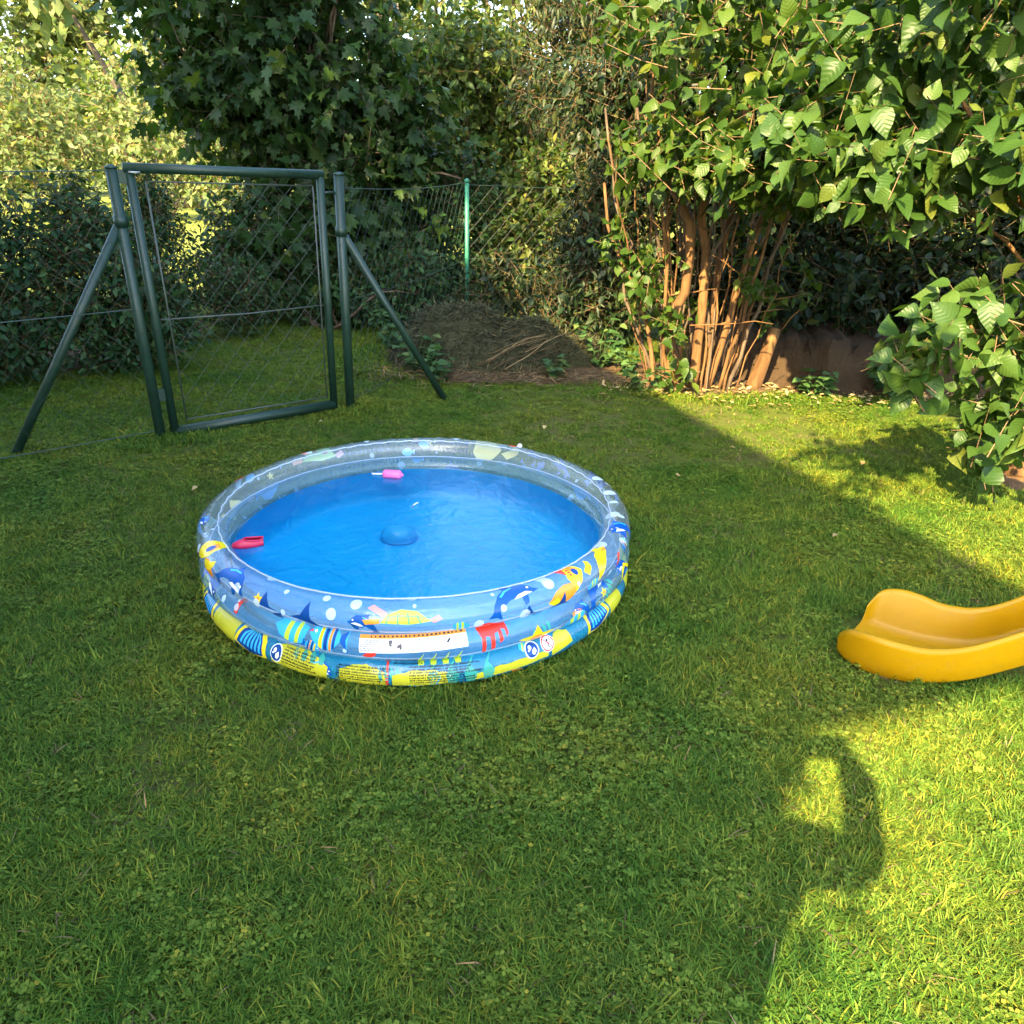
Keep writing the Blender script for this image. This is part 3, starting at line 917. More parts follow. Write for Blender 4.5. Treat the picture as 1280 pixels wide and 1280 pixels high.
def stem_bush():
    """many-stemmed bush with lit tan stems"""
    rs = np.random.default_rng(61)
    base = np.array([1.42, 6.15, 0.0])
    t = thing('multi_stem_bush', 'tall many stemmed bush with sunlit tan stems and bright leaves', 'bush', tuple(base))
    def stem(p0, p1, r0, r1, name='stem', amp=0.012, n=9, sides=8, mat='bark'):
        pts = wander(p0, p1, n, amp, rs)
        MB().tube(pts, [r0 + (r1 - r0) * (i / n) ** 0.8 for i in range(n + 1)], sides).build(name, M[mat], t, True)
    B = base
    # the four thick ones
    stem(B + (-0.10, 0.0, -0.05), (0.98, 6.25, 1.75), 0.045, 0.03, amp=0.045, sides=12)
    stem(B + (0.0, -0.03, -0.05), (1.36, 6.1, 1.9), 0.042, 0.028, amp=0.035, sides=12)
    stem(B + (0.06, 0.04, -0.05), (1.6, 6.2, 2.2), 0.034, 0.024, sides=12)
    stem(B + (0.10, -0.05, -0.05), (1.95, 6.1, 1.8), 0.03, 0.02, sides=12)
    for k in range(40):
        a = -1 + 2 * (k + 0.5) / 40 + rs.normal() * 0.12
        x0 = B[0] + a * 0.30
        p0 = (x0, B[1] + rs.normal() * 0.09, -0.04)
        hh = 1.5 + 0.9 * rs.random()
        p1 = (B[0] + a * (0.55 + 0.45 * rs.random()), B[1] + rs.normal() * 0.3 + 0.05, hh)
        r = 0.006 + 0.014 * rs.random() ** 2
        stem(p0, p1, r, r * 0.55, amp=0.032, sides=7, n=11, mat='bark' if rs.random() < 0.75 else 'bark_dark')
    for k in range(9):    # broken side twigs
        z = 0.5 + rs.random() * 0.9
        x0 = B[0] + rs.normal() * 0.25
        s = 1 if rs.random() < 0.4 else -1
        stem((x0, B[1] - 0.1, z), (x0 + s * (0.3 + 0.25 * rs.random()), B[1] - 0.2 + rs.normal() * 0.15, z + 0.05 + 0.25 * rs.random()), 0.007, 0.003, 'side_twig', 0.012, 5, 5)
    # cut stump on the right
    MB().tube(wander((1.92, 6.2, -0.04), (2.03, 6.17, 0.5), 5, 0.006, rs), [0.075, 0.062, 0.055, 0.052, 0.05, 0.05], 12).build('cut_stump', M['bark'], t, True)
    stem((2.02, 6.17, 0.42), (2.2, 6.05, 0.72), 0.008, 0.004, 'side_twig', 0.01, 5, 5)
    blobs = [(1.15, 5.75, 1.75, 0.65, 0.55, 0.32, 1.2), (1.75, 5.5, 1.72, 0.7, 0.55, 0.32, 1.3), (1.5, 5.7, 2.5, 1.1, 0.75, 0.6, 1.6), (2.4, 5.6, 1.95, 0.7, 0.6, 0.45, 1.0),
             (1.5, 6.3, 3.2, 1.3, 0.8, 0.6, 1.5), (2.3, 6.3, 2.7, 1.0, 0.7, 0.6, 1.0), (1.9, 5.2, 1.62, 0.5, 0.3, 0.24, 0.7), (1.42, 4.95, 1.66, 0.45, 0.3, 0.25, 0.7)]
    lv, tw = twigs(rs, blobs, 1050, 6, 0.105, 0.35, 0.3, 0.35, 0.15)
    lv2, tw2 = twigs(rs, [(0.93, 5.95, 0.88, 0.22, 0.2, 0.25, 1), (1.12, 5.9, 0.62, 0.18, 0.18, 0.2, 0.8), (1.85, 5.95, 1.0, 0.3, 0.2, 0.4, 0.6), (1.3, 5.9, 0.2, 0.4, 0.15, 0.14, 0.3), (0.75, 6.1, 1.2, 0.3, 0.2, 0.3, 0.5), (1.45, 6.2, 1.0, 0.5, 0.2, 0.5, 0.4), (2.0, 6.05, 0.75, 0.3, 0.2, 0.3, 0.4)], 95, 5, 0.085, 0.2, 0.3, 0.3, 0.2)
    lv = tuple(np.concatenate([p, q]) for p, q in zip(lv, lv2))
    tw = tuple(np.concatenate([p, q]) for p, q in zip(tw, tw2))
    twig_mesh(*tw, 'twig', M['twig'], t)
    foliage(lv, [OVAL, HEART2, HEART3, HEART4], M['philad'], t, 'crown', 300)
stem_bush()

def lilac():
    rs = np.random.default_rng(71)
    base = np.array([2.98, 4.25, 0.0])
    t = thing('lilac_tree', 'lilac with large heart shaped sunlit leaves hanging low over the lawn', 'tree', tuple(base))
    mb = MB()
    tr = [(2.98, 4.25, -0.08), (2.97, 4.25, 0.06), (3.0, 4.3, 0.3), (3.06, 4.4, 0.7), (3.1, 4.5, 1.2), (3.08, 4.55, 1.8), (3.1, 4.6, 2.6)]
    mb.tube(tr, [0.12, 0.095, 0.08, 0.075, 0.07, 0.055, 0.03], 12)
    mb.build('trunk', M['bark'], t, True)
    def limb(p0, p1, r0, r1, amp=0.02, n=8):
        MB().tube(wander(p0, p1, n, amp, rs), [r0 + (r1 - r0) * i / n for i in range(n + 1)], 8).build('limb', M['bark'], t, True)
    limb((3.05, 4.35, 0.55), (3.35, 4.55, 1.9), 0.06, 0.03)
    limb((3.0, 4.28, 0.25), (2.1, 3.65, 0.98), 0.018, 0.006)
    limb((3.02, 4.3, 0.4), (2.4, 3.5, 1.1), 0.018, 0.006)
    limb((3.05, 4.4, 0.8), (2.75, 3.9, 1.75), 0.025, 0.01)
    limb((3.05, 4.4, 0.75), (2.5, 4.3, 1.7), 0.02, 0.008)
    limb((3.08, 4.5, 1.2), (2.1, 4.3, 2.0), 0.025, 0.008)
    limb((3.08, 4.5, 1.0), (2.3, 4.5, 1.55), 0.015, 0.005)
    limb((3.1, 4.5, 1.4), (2.5, 3.6, 2.2), 0.025, 0.008)
    limb((3.06, 4.4, 0.7), (2.9, 4.2, 1.6), 0.015, 0.006)
    limb((3.06, 4.4, 0.65), (3.2, 4.2, 1.6), 0.015, 0.006)
    low = [(2.20, 3.62, 0.95, 0.42, 0.32, 0.28, 1.5), (2.36, 3.62, 0.62, 0.28, 0.25, 0.24, 0.8), (1.80, 3.55, 0.84, 0.16, 0.15, 0.14, 0.22), (2.38, 3.75, 0.33, 0.12, 0.12, 0.14, 0.14), (2.65, 3.7, 1.08, 0.3, 0.3, 0.26, 0.7)]
    upb = [(2.55, 3.9, 1.70, 0.75, 0.5, 0.34, 1.5), (1.95, 4.4, 1.66, 0.50, 0.4, 0.30, 1.0), (3.1, 4.1, 1.65, 0.6, 0.5, 0.4, 1.0), (1.7, 4.6, 1.9, 0.55, 0.4, 0.3, 0.9), (1.55, 4.45, 1.68, 0.35, 0.3, 0.22, 0.5), (2.5, 4.2, 2.4, 1.1, 0.8, 0.5, 2.0), (1.95, 4.6, 2.1, 0.7, 0.55, 0.4, 1.0),
           (2.9, 4.6, 3.0, 1.2, 0.9, 0.5, 1.6)]
    l1, t1 = twigs(rs, low, 92, 5, 0.12, 0.28, 0.35, 0.2, 0.15, None, 0.6)
    l2, t2 = twigs(rs, upb, 640, 6, 0.118, 0.27, 0.35, 0.3, 0.1, None, 0.8)
    lv = tuple(np.concatenate([p, q]) for p, q in zip(l1, l2))
    tw = tuple(np.concatenate([p, q]) for p, q in zip(t1, t2))
    twig_mesh(*tw, 'twig', M['twig'], t)
    foliage(lv, [HEART, HEART2, HEART3, HEART4], M['lilac'], t, 'crown', 300)
lilac()

# fruit tree standing behind the photographer, one bough reaching over the lawn
def overhead_tree():
    rs = np.random.default_rng(81)
    base = (-2.4, -2.2, 0)
    t = thing('fruit_tree', 'fruit tree beside the house with one long bough over the lawn', 'tree', base)
    mb = MB()
    mb.tube(wander((-2.4, -2.2, -0.1), (-2.2, -2.0, 2.2), 7, 0.02, rs), [0.12, 0.1, 0.09, 0.085, 0.08, 0.075, 0.07, 0.06], 10)
    c = (0.42, 1.05, 2.75)
    mb.tube(wander((-2.25, -2.05, 2.0), c, 10, 0.05, rs), [0.06 - 0.0048 * i for i in range(11)], 8)
    mb.build('trunk', M['bark_dark'], t, True)
    blobs = [(0.45, 1.25, 2.75, 0.45, 0.5, 0.16, 0.9), (0.1, 0.6, 2.75, 0.3, 0.35, 0.16, 0.35), (-2.2, -2.0, 3.2, 1.2, 1.1, 0.8, 6)]
    lv, tw = twigs(rs, blobs, 330, 6, 0.09, 0.3, 0.25, 0.2, 0.1)
    twig_mesh(*tw, 'twig', M['twig'], t)
    foliage(lv, [OVAL], M['philad'], t, 'crown')
overhead_tree()

shrub('tall unseen tree added beside the house to shade the maple', (-7.0, 4.4, 0), [(-5.0, 3.9, 7.0, 2.1, 2.0, 1.8), (-6.6, 4.3, 7.6, 2.0, 2.0, 2.0), (-2.95, 0.6, 6.9, 0.75, 0.8, 0.45, 0.5), (-4.0, 2.2, 7.0, 1.0, 1.0, 0.6, 0.8)], 1300, 6, 0.2, M['mid_leaf'], 83, name='added_shade_tree', tpl=[OVAL], length=0.6, cat='tree', sr=0.14, stems=9, shell=0.2)  # out-of-view tree, added to shade the maple and the bushes by the heap

# far trees across the meadow
for i in range(17):
    rs = np.random.default_rng(100 + i)
    x = -47 + i * 4.6 + rs.normal() * 1.0
    y = 46 + rs.normal() * 5
    h = 13 + rs.random() * 6
    w = 4.2 + rs.random() * 1.4
    zb = terrain(x, y)
    bl = [(x + rs.normal() * w * 0.45, y + rs.normal() * w * 0.35, zb + h * (0.18 + 0.72 * k / 6), w * (0.5 + 0.25 * rs.random()), w * 0.6, h * 0.17) for k in range(7)]
    shrub('sunlit round crowned tree in the row across the meadow', (x, y, zb), bl, 800, 5, 0.62, M['bg_leaf'], 200 + i, name='tree', tpl=[SMALL], length=1.4, stems=6, cat='tree', group='trees across the meadow', shell=0.5, bark='trunk_far', sr=0.25)
for i, (x, y, h) in enumerate([(-15.5, 25, 4.6), (-11.5, 27, 4.9), (-7.6, 24, 3.4), (-18.5, 30, 5.5)]):
    bl = [(x, y, h * 0.5, h * 0.5, h * 0.45, h * 0.5), (x + h * 0.3, y, h * 0.35, h * 0.4, h * 0.4, h * 0.35)]
    shrub('pale sunlit bush standing out in the meadow', (x, y, terrain(x, y)), bl, 700, 5, 0.24, M['bg_leaf'], 300 + i, name='meadow_bush', tpl=[SMALL], length=0.6, group='bushes in the meadow')

# ------------------------------------------------------------------ compost heap
def compost():
    rs = np.random.default_rng(5)
    c = np.array([-0.30, 6.95, 0.0])
    t = thing('compost_heap', 'grey brown heap of old grass clippings with dry stalks', 'compost heap', tuple(c))
    lob = [(-0.22, 0.05, 0.55, 0.5, 0.50), (0.30, 0.0, 0.55, 0.45, 0.37), (0.75, 0.05, 0.4, 0.35, 0.25), (0.05, -0.25, 0.6, 0.35, 0.3), (-0.55, -0.05, 0.3, 0.3, 0.26)]
    ph = rs.random((6, 3)) * 6
    def hz(x, y):
        z = 0
        for ox, oy, rx, ry, hh in lob:
            q = ((x - ox) / rx) ** 2 + ((y - oy) / ry) ** 2
            z = max(z, hh * max(0, 1 - q) ** 0.62)
        z += (0.035 * math.sin(9 * x + 4 * y + ph[1, 1]) * math.sin(8 * y - 3 * x) + 0.020 * math.sin(17 * x + ph[0, 0]) * math.sin(15 * y) + 0.010 * math.sin(41 * x + 20 * y) + 0.008 * math.sin(33 * y - 25 * x)) * (z > 0.02)
        return z
    n = 110
    xs_ = np.linspace(-1.05, 1.35, n); ys_ = np.linspace(-0.75, 0.65, 70)
    V = [(x, y, hz(x, y) + rs.normal() * 0.006 - 0.012) for y in ys_ for x in xs_]
    F = [(j * n + i, j * n + i + 1, (j + 1) * n + i + 1, (j + 1) * n + i) for j in range(69) for i in range(n - 1)
         if max(V[j * n + i][2], V[j * n + i + 1][2], V[(j + 1) * n + i][2], V[(j + 1) * n + i + 1][2]) > 0.01]
    g = G('compost_clippings')
    v = g.noise(35, 8, 0.75); v2 = g.noise(5, 4, 0.6)
    cc = g.ramp(v, [(0.3, (0.026, 0.028, 0.015)), (0.6, (0.062, 0.062, 0.034)), (0.8, (0.11, 0.105, 0.062))])
    cc = g.mix(g.math('MULTIPLY', v2, 0.5), cc, (0.055, 0.065, 0.026))
    m = g.done(pbsdf(g, cc, 0.95, 0.1, g.bump(v, 1.0, 0.03)))
    link_mesh('mound', np_mesh('mound', V, F, m), t)
    # loose clippings over the mound
    k = 15000
    x = rs.uniform(-0.95, 1.2, k); y = rs.uniform(-0.7, 0.5, k)
    z = np.array([hz(a, b) for a, b in zip(x, y)])
    ok = z > 0.03
    P = np.stack([x, y, z], 1)[ok] + c
    d = nrm(np.concatenate([rs.normal(size=(len(P), 2)), rs.normal(size=(len(P), 1)) * 0.35], 1))
    blade = ovate([0, 0.5, 1], [0, 0.05, 0], 0.2, 0.1)
    Vv, Ff = place(blade, P, d, np.tile([0, 0, 1.0], (len(P), 1)) + rs.normal(size=(len(P), 3)) * 0.3, 0.05 + 0.07 * rs.random(len(P)))
    link_mesh('clippings', np_mesh('clippings', Vv - c, Ff, M['clip']), t, 'stuff')
    # bundle of dry stalks on the front
    for i in range(26):
        a = rs.normal() * 0.35 + 0.55
        s = np.array([0.02 + rs.normal() * 0.12, -0.48 + rs.normal() * 0.08, 0.07 + 0.05 * rs.random()]) + c
        L = 0.35 + 0.4 * rs.random()
        e = s + np.array([math.cos(a) * L, math.sin(a) * L * 0.45, 0.10 + 0.2 * rs.random()])
        MB().tube(wander(s, e, 4, 0.018, rs), [0.005, 0.0045, 0.004, 0.003, 0.002], 5).build('dry_stalk', M['straw'], t, True)
compost()

def litter(name, label, n, fn, mat, seed, size, wd=0.045):
    rs = np.random.default_rng(seed)
    P = fn(rs, n)
    n = len(P)
    d = nrm(np.concatenate([rs.normal(size=(n, 2)), np.abs(rs.normal(size=(n, 1))) * 0.2], 1))
    blade = ovate([0, 0.5, 1], [0, wd, 0], 0.2, 0.1)
    V, F = place(blade, P, d, np.tile([0, 0, 1.0], (n, 1)) + rs.normal(size=(n, 3)) * 0.3, size * (0.5 + rs.random(n)))
    o = link_mesh(name, np_mesh(name, V, F, mat), None, 'stuff')
    tag(o, label, name.replace('_', ' '))
def front_litter(rs, n):
    x = rs.normal(size=n) * 0.5 - 0.05; y = rs.normal(size=n) * 0.14 + 6.3
    return np.stack([x, y, np.full(n, 0.03) + 0.03 * rs.random(n)], 1)
litter('dry_stalks', 'loose dry stalks and clippings strewn in front of the compost heap', 3000, front_litter, M['straw'], 8, 0.09, 0.03)
def bed_litter(rs, n):
    x = rs.uniform(0.7, 4.2, n); y = 6.05 + rs.normal(size=n) * 0.22 - 0.08 * (x - 2)
    return np.stack([x, y, np.full(n, 0.03) + 0.02 * rs.random(n)], 1)
litter('leaf_litter', 'brown leaf litter lying on the soil under the bushes', 900, bed_litter, M['dry_leaf'], 9, 0.045, 0.22)

# weeds round the heap
def weed(x, y, h, n, seed, label):
    rs = np.random.default_rng(seed)
    t = thing('weed_plant', label, 'weed', (x, y, 0), 'weeds along the garden edge')
    mb = MB()
    Ps, Ds, Ns, Ss = [], [], [], []
    for i in range(n):
        a = rs.random() * 6.28
        tip = np.array([x + math.cos(a) * h * 0.6, y + math.sin(a) * h * 0.6, h * (0.6 + 0.6 * rs.random())])
        pts = wander((x, y, -0.01), tip, 4, 0.01, rs)
        mb.tube(pts, [0.004, 0.0035, 0.003, 0.0025, 0.0015], 4, False)
        for k in range(1, 5):
            for s in (-1, 1):
                Ps.append(pts[k]); Ds.append([math.cos(a + s * 1.2), math.sin(a + s * 1.2), 0.1 + rs.normal() * 0.2]); Ns.append([rs.normal() * 0.3, rs.normal() * 0.3, 1]); Ss.append(0.05 + 0.05 * rs.random())
    mb.build('stem', M['weed'], t, True)
    V, F = place(HEART2, np.array(Ps), np.array(Ds), np.array(Ns), np.array(Ss))
    link_mesh('leaves', np_mesh('leaves', V - np.array([x, y, 0]), F, M['weed']), t, 'stuff')
for i, (x, y, h, n, lab) in enumerate([
        (-0.82, 6.45, 0.26, 9, 'leafy green weed at the foot of the heap by the gate brace'), (-1.0, 6.9, 0.34, 10, 'taller leafy weed between the gate and the compost heap'),
        (-0.62, 6.15, 0.18, 7, 'small pale weed on the lawn edge beside the gate brace'), (0.35, 6.3, 0.16, 6, 'small weed growing from bare soil before the dry stalks'),
        (0.95, 6.45, 0.24, 8, 'leafy weed between the compost heap and the many stemmed bush'), (0.72, 6.75, 0.34, 9, 'dark leafy weed on the right flank of the compost heap'),
        (1.02, 6.0, 0.22, 7, 'small sunlit weed at the left foot of the many stemmed bush'), (-1.25, 7.6, 0.42, 10, 'tall weed against the fence behind the latch post'),
        (2.35, 5.98, 0.2, 8, 'low weed at the foot of the earth bank by the cut stump'), (2.95, 5.95, 0.24, 9, 'leafy weed at the foot of the earth bank behind the lilac'), (2.65, 6.45, 0.25, 9, 'weed hanging over the upper edge of the earth bank')]):
    weed(x, y, h, n, 400 + i, lab)

# ------------------------------------------------------------------ paddling pool
PC = np.array([-0.388, 2.986])
PR, Pr, PH = 0.825, 0.058, 0.31
HZ = PH / 6 * 1.05
def ring_point(k, th, ph, off=0.0):
    zc = PH * (k + 0.5) / 3 + 0.004
    wr = 1 + 0.012 * math.sin(23 * th + k) * math.sin(7 * th + 2 * k) + 0.006 * math.sin(61 * th + 3 * k)
    a = (Pr * wr + off) * math.cos(ph)
    z = zc + (HZ * wr + off) * math.sin(ph)
    rho = PR + a + 0.003 * math.sin(5 * th + k * 1.7)
    return (PC[0] + rho * math.sin(th), PC[1] - rho * math.cos(th), max(z, 0.001))

def pool():
    t = thing('paddling_pool', 'round inflatable paddling pool printed with fish and dolphins, filled with water', 'paddling pool', (PC[0], PC[1], 0))
    rings = []
    na, nb = 288, 40
    for k, mat in enumerate(('vinyl_low', 'vinyl_mid', 'vinyl_top')):
        V = []
        for i in range(na):
            th = 2 * math.pi * i / na
            for j in range(nb):
                ph = 2 * math.pi * j / nb
                x, y, z = ring_point(k, th, ph)
                # crinkles next to the welded seams
                s = abs(math.sin(ph)) ** 6
                cr = 0.0022 * s * math.sin(70 * th + 5 * math.sin(9 * th) + k) * (0.4 + 0.6 * math.sin(11 * th + 2 * math.sin(5 * th)) ** 2)
                V.append((x - PC[0] + cr * math.sin(th), y - PC[1] - cr * math.cos(th), z + cr * 0.5))
        F = [(i * nb + j, i * nb + (j + 1) % nb, ((i + 1) % na) * nb + (j + 1) % nb, ((i + 1) % na) * nb + j) for i in range(na) for j in range(nb)]
        rings.append(link_mesh('air_ring', np_mesh('air_ring', V, F, M[mat]), t))
    rings[0]['label'] = 'blue tinted bottom air ring with sand print'
    rings[2]['label'] = 'clear top air ring'
    # floor sheet
    rs = np.random.default_rng(15)
    V, F = [(0, 0, 0.016)], []
    for i in range(1, 25):
        rr = 0.70 * i / 18 if i <= 18 else (0.728, 0.748, 0.758, 0.762, 0.763, 0.763)[i - 19]
        ez = 0 if i <= 18 else (0.006, 0.02, 0.045, 0.08, 0.12, 0.158)[i - 19]
        for k in range(96):
            a = 2 * math.pi * k / 96
            wv_ = 0.004 * math.sin(6 * rr * math.cos(a) + 2) * math.sin(7 * rr * math.sin(a)) if i < 22 else 0
            V.append((rr * math.cos(a), rr * math.sin(a), 0.014 + wv_ + ez))
    for k in range(96):
        F.append((0, 1 + k, 1 + (k + 1) % 96))
    me_f = MB(); me_f.v = V; me_f.f = F
    for i in range(23):
        for k in range(96):
            a, b = 1 + i * 96 + k, 1 + i * 96 + (k + 1) % 96
            me_f.f.append((a, a + 96, b + 96, b))
    me_f.v = [(x + PC[0], y + PC[1], z) for x, y, z in V]
    me_f.build('pool_floor', M['pool_floor'], t, True)
    # water
    zw = 0.185
    kph = math.pi - math.asin((zw - (PH * 0.5 + 0.004)) / HZ)
    wv, wf = [(PC[0], PC[1], zw)], []
    for k in range(192):
        x, y, z = ring_point(1, 2 * math.pi * k / 192, kph, 0.002)
        wv.append((x, y, zw))
    for k in range(192):
        wf.append((0, 1 + (k + 1) % 192, 1 + k) if False else (0, 1 + k, 1 + (k + 1) % 192))
    MB().add(wv, wf).build('water', M['water'], t, True)
    # welded crest seam, milky to double as painted highlight, and the air valve
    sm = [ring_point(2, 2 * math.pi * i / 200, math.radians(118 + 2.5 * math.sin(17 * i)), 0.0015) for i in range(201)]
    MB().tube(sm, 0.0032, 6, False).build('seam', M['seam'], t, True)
    for k in (0, 1):
        sm = []
        for i in range(201):
            p = ring_point(k, 2 * math.pi * i / 200, math.radians(74), 0.001)
            sm.append((p[0], p[1], p[2]))
        MB().tube(sm, 0.0028, 6, False).build('seam', M['seam'], t, True)
    vp = Vector(ring_point(2, math.radians(150), math.radians(75), 0.0))
    MB().tube([vp, vp + Vector((0, 0, 0.012)), vp + Vector((0, 0, 0.016))], [0.012, 0.011, 0.006], 12).build('air_valve', M['toy_white'], t, True)
    return t, rings
pool_t, rings = pool()

HS, PHS = 0.15, math.radians(150)
def to_surface(th0, y0, x, y, off):
    th = th0 + x / (PR + Pr)
    yy = y0 + y
    k = 0 if yy < HS else (1 if yy < 2 * HS else 2)
    ph = (yy - (k + 0.5) * HS) / HS * PHS
    return ring_point(k, th, ph, off), k

def decal(name, polys, th_deg, y0, w=1.0, h=1.0, rot=0.0, flip=1, base_off=0.0012):
    """polys: list of (ink, outline in unit coords); printed onto the rings"""
    th0 = math.radians(th_deg)
    c, s = math.cos(rot), math.sin(rot)
    kk = min(2, max(0, int(y0 / HS)))
    first = None
    for li, (inkname, pts) in enumerate(polys):
        bm = bmesh.new()
        vs = [bm.verts.new((px * w * flip, py * h, 0)) for px, py in pts]
        try:
            f = bm.faces.new(vs)
        except ValueError:
            bm.free(); continue
        bmesh.ops.triangulate(bm, faces=[f])
        for _ in range(4):
            le = [e for e in bm.edges if e.calc_length() > 0.014]
            if not le:
                break
            bmesh.ops.subdivide_edges(bm, edges=le, cuts=1)
            bmesh.ops.triangulate(bm, faces=bm.faces[:])
        for v in bm.verts:
            x, y = v.co.x * c - v.co.y * s, v.co.x * s + v.co.y * c
            p, _ = to_surface(th0, y0, x, y, base_off + 0.0003 * min(li, 5))
            v.co = (p[0] - PC[0], p[1] - PC[1], p[2])
        bmesh.ops.recalc_face_normals(bm, faces=bm.faces[:])
        # make faces point outward
        bm.normal_update()
        tot = sum((f.normal.dot(Vector((math.sin(th0), -math.cos(th0), 0.25))) * f.calc_area()) for f in bm.faces)
        if tot < 0:
            bmesh.ops.reverse_faces(bm, faces=bm.faces[:])
        me = bpy.data.meshes.new(name)
        bm.to_mesh(me); bm.free()
        me.materials.append(INK[inkname])
        me.polygons.foreach_set('use_smooth', [True] * len(me.polygons))
        if first is None:
            first = [me]
        else:
            first.append(me)
    if not first:
        return
    # join the ink layers of one print into one mesh with several materials
    bm = bmesh.new()
    out = bpy.data.meshes.new(name)
    mats = []
    for me in first:
        m = me.materials[0]
        if m not in mats:
            mats.append(m)
            out.materials.append(m)
        n0 = len(bm.faces)
        bm.from_mesh(me)
        bm.faces.ensure_lookup_table()
        for f in bm.faces[n0:]:
            f.material_index = mats.index(m)
    bm.to_mesh(out); bm.free()
    for me in first:
        bpy.data.meshes.remove(me)
    link_mesh(name, out, rings[kk], 'stuff' if name == 'text_print' else None)

def ell(cx=0, cy=0, rx=0.5, ry=0.5, n=18):
    return [(cx + rx * math.cos(2 * math.pi * i / n), cy + ry * math.sin(2 * math.pi * i / n)) for i in range(n)]
def rect(x0, y0, x1, y1):
    return [(x0, y0), (x1, y0), (x1, y1), (x0, y1)]

DOLPHIN = [('blue', [(-0.5, -0.32), (-0.40, -0.18), (-0.36, -0.02), (-0.24, 0.20), (-0.08, 0.34), (-0.10, 0.50), (0.08, 0.40), (0.28, 0.36), (0.40, 0.22), (0.44, 0.10), (0.54, 0.02), (0.42, -0.02), (0.30, 0.0), (0.26, -0.22), (0.18, -0.26), (0.16, -0.02), (-0.04, 0.0), (-0.20, -0.10), (-0.28, -0.22), (-0.26, -0.46), (-0.36, -0.34)]),
           ('white', [(0.40, 0.00), (0.30, -0.01), (0.16, -0.03), (0.02, -0.02), (0.12, 0.06), (0.28, 0.08)]),
           ('sky', [(-0.22, 0.16), (-0.08, 0.30), (0.10, 0.36), (0.10, 0.32), (-0.06, 0.25), (-0.18, 0.13)]), ('white', ell(0.36, 0.16, 0.025, 0.035, 8))]
JELLY = [('red', [(-0.42, 0.1), (-0.46, 0.30), (-0.34, 0.46), (-0.1, 0.5), (0.14, 0.42), (0.34, 0.28), (0.48, 0.22), (0.5, 0.06), (0.52, -0.12), (0.44, -0.2), (0.42, -0.02), (0.3, 0.0), (0.34, -0.24), (0.22, -0.3), (0.2, -0.04), (0.08, -0.06), (0.06, -0.4), (-0.06, -0.44), (-0.06, -0.1), (-0.2, -0.08), (-0.22, -0.46), (-0.34, -0.5), (-0.32, -0.1)]),
         ('pink', [(-0.36, 0.30), (-0.24, 0.40), (0.0, 0.42), (0.0, 0.36), (-0.2, 0.33), (-0.3, 0.26)])]
SHELL = [('yellow', [(-0.62, -0.3), (-0.5, 0.25), (-0.2, 0.56), (0.2, 0.56), (0.55, 0.2), (0.66, -0.3), (0.0, -0.52)]),
         ('navy', [(-0.5, -0.28), (-0.42, 0.15), (-0.18, 0.44), (0.16, 0.44), (0.42, 0.12), (0.52, -0.28), (0.0, -0.46)])]
for q in range(6):
    a0 = -0.40 + q * 0.155
    SHELL.append(('sky', [(a0 * 0.95, -0.22), (a0 * 0.8 + 0.02, 0.12), (a0 * 0.45 + 0.02, 0.36 - abs(a0) * 0.25), (a0 * 0.45 + 0.075, 0.36 - abs(a0) * 0.25), (a0 * 0.8 + 0.085, 0.1), (a0 * 0.95 + 0.08, -0.24)]))
STRIPE = [('sky', [(-0.5, 0.0), (-0.36, 0.24), (-0.1, 0.42), (0.16, 0.36), (0.3, 0.1), (0.48, 0.28), (0.5, -0.28), (0.3, -0.08), (0.14, -0.38), (-0.1, -0.44), (-0.36, -0.24)]),
          ('yellow', [(-0.22, 0.36), (-0.14, 0.42), (-0.12, -0.42), (-0.22, -0.36)]), ('navy', [(-0.10, 0.42), (-0.01, 0.4), (0.01, -0.42), (-0.08, -0.43)]),
          ('orange', [(0.03, 0.4), (0.10, 0.38), (0.11, -0.39), (0.05, -0.41)]), ('navy', [(0.12, 0.36), (0.19, 0.3), (0.19, -0.3), (0.13, -0.36)]),
          ('blue', [(0.31, 0.1), (0.48, 0.28), (0.44, 0.0), (0.5, -0.28), (0.31, -0.08)]), ('red', [(-0.5, 0.0), (-0.44, 0.1), (-0.40, 0.03)]), ('white', ell(-0.34, 0.06, 0.035, 0.05, 8))]
BUTTER = [('sky', [(-0.5, 0.0), (-0.3, 0.3), (0.1, 0.45), (0.5, 0.3), (0.45, -0.3), (0.1, -0.45), (-0.3, -0.3)]), ('lime', [(-0.1, 0.4), (0.04, 0.44), (0.0, -0.43), (-0.14, -0.38)]), ('lime', [(0.2, 0.42), (0.32, 0.38), (0.28, -0.37), (0.16, -0.42)])]
TURTLE = [('pink', [(-0.5, 0.34), (-0.42, 0.46), (-0.2, 0.2), (-0.26, 0.08)]), ('pink', [(0.36, 0.0), (0.5, 0.12), (0.56, 0.0), (0.44, -0.1)]), ('orange', [(-0.32, -0.1), (-0.52, -0.14), (-0.56, 0.0), (-0.32, 0.06)]),
          ('lime', [(-0.32, -0.08), (-0.22, 0.16), (-0.02, 0.32), (0.2, 0.26), (0.40, -0.04), (0.1, -0.12)])]
for q in range(4):
    TURTLE.append(('green', [(-0.24 + q * 0.16, -0.1), (-0.20 + q * 0.13, 0.24 - 0.05 * abs(q - 1.5)), (-0.18 + q * 0.13, 0.24 - 0.05 * abs(q - 1.5)), (-0.215 + q * 0.16, -0.1)]))
TURTLE.append(('green', [(-0.25, 0.08), (0.0, 0.12), (0.3, 0.07), (0.3, 0.095), (0.0, 0.15), (-0.24, 0.11)]))
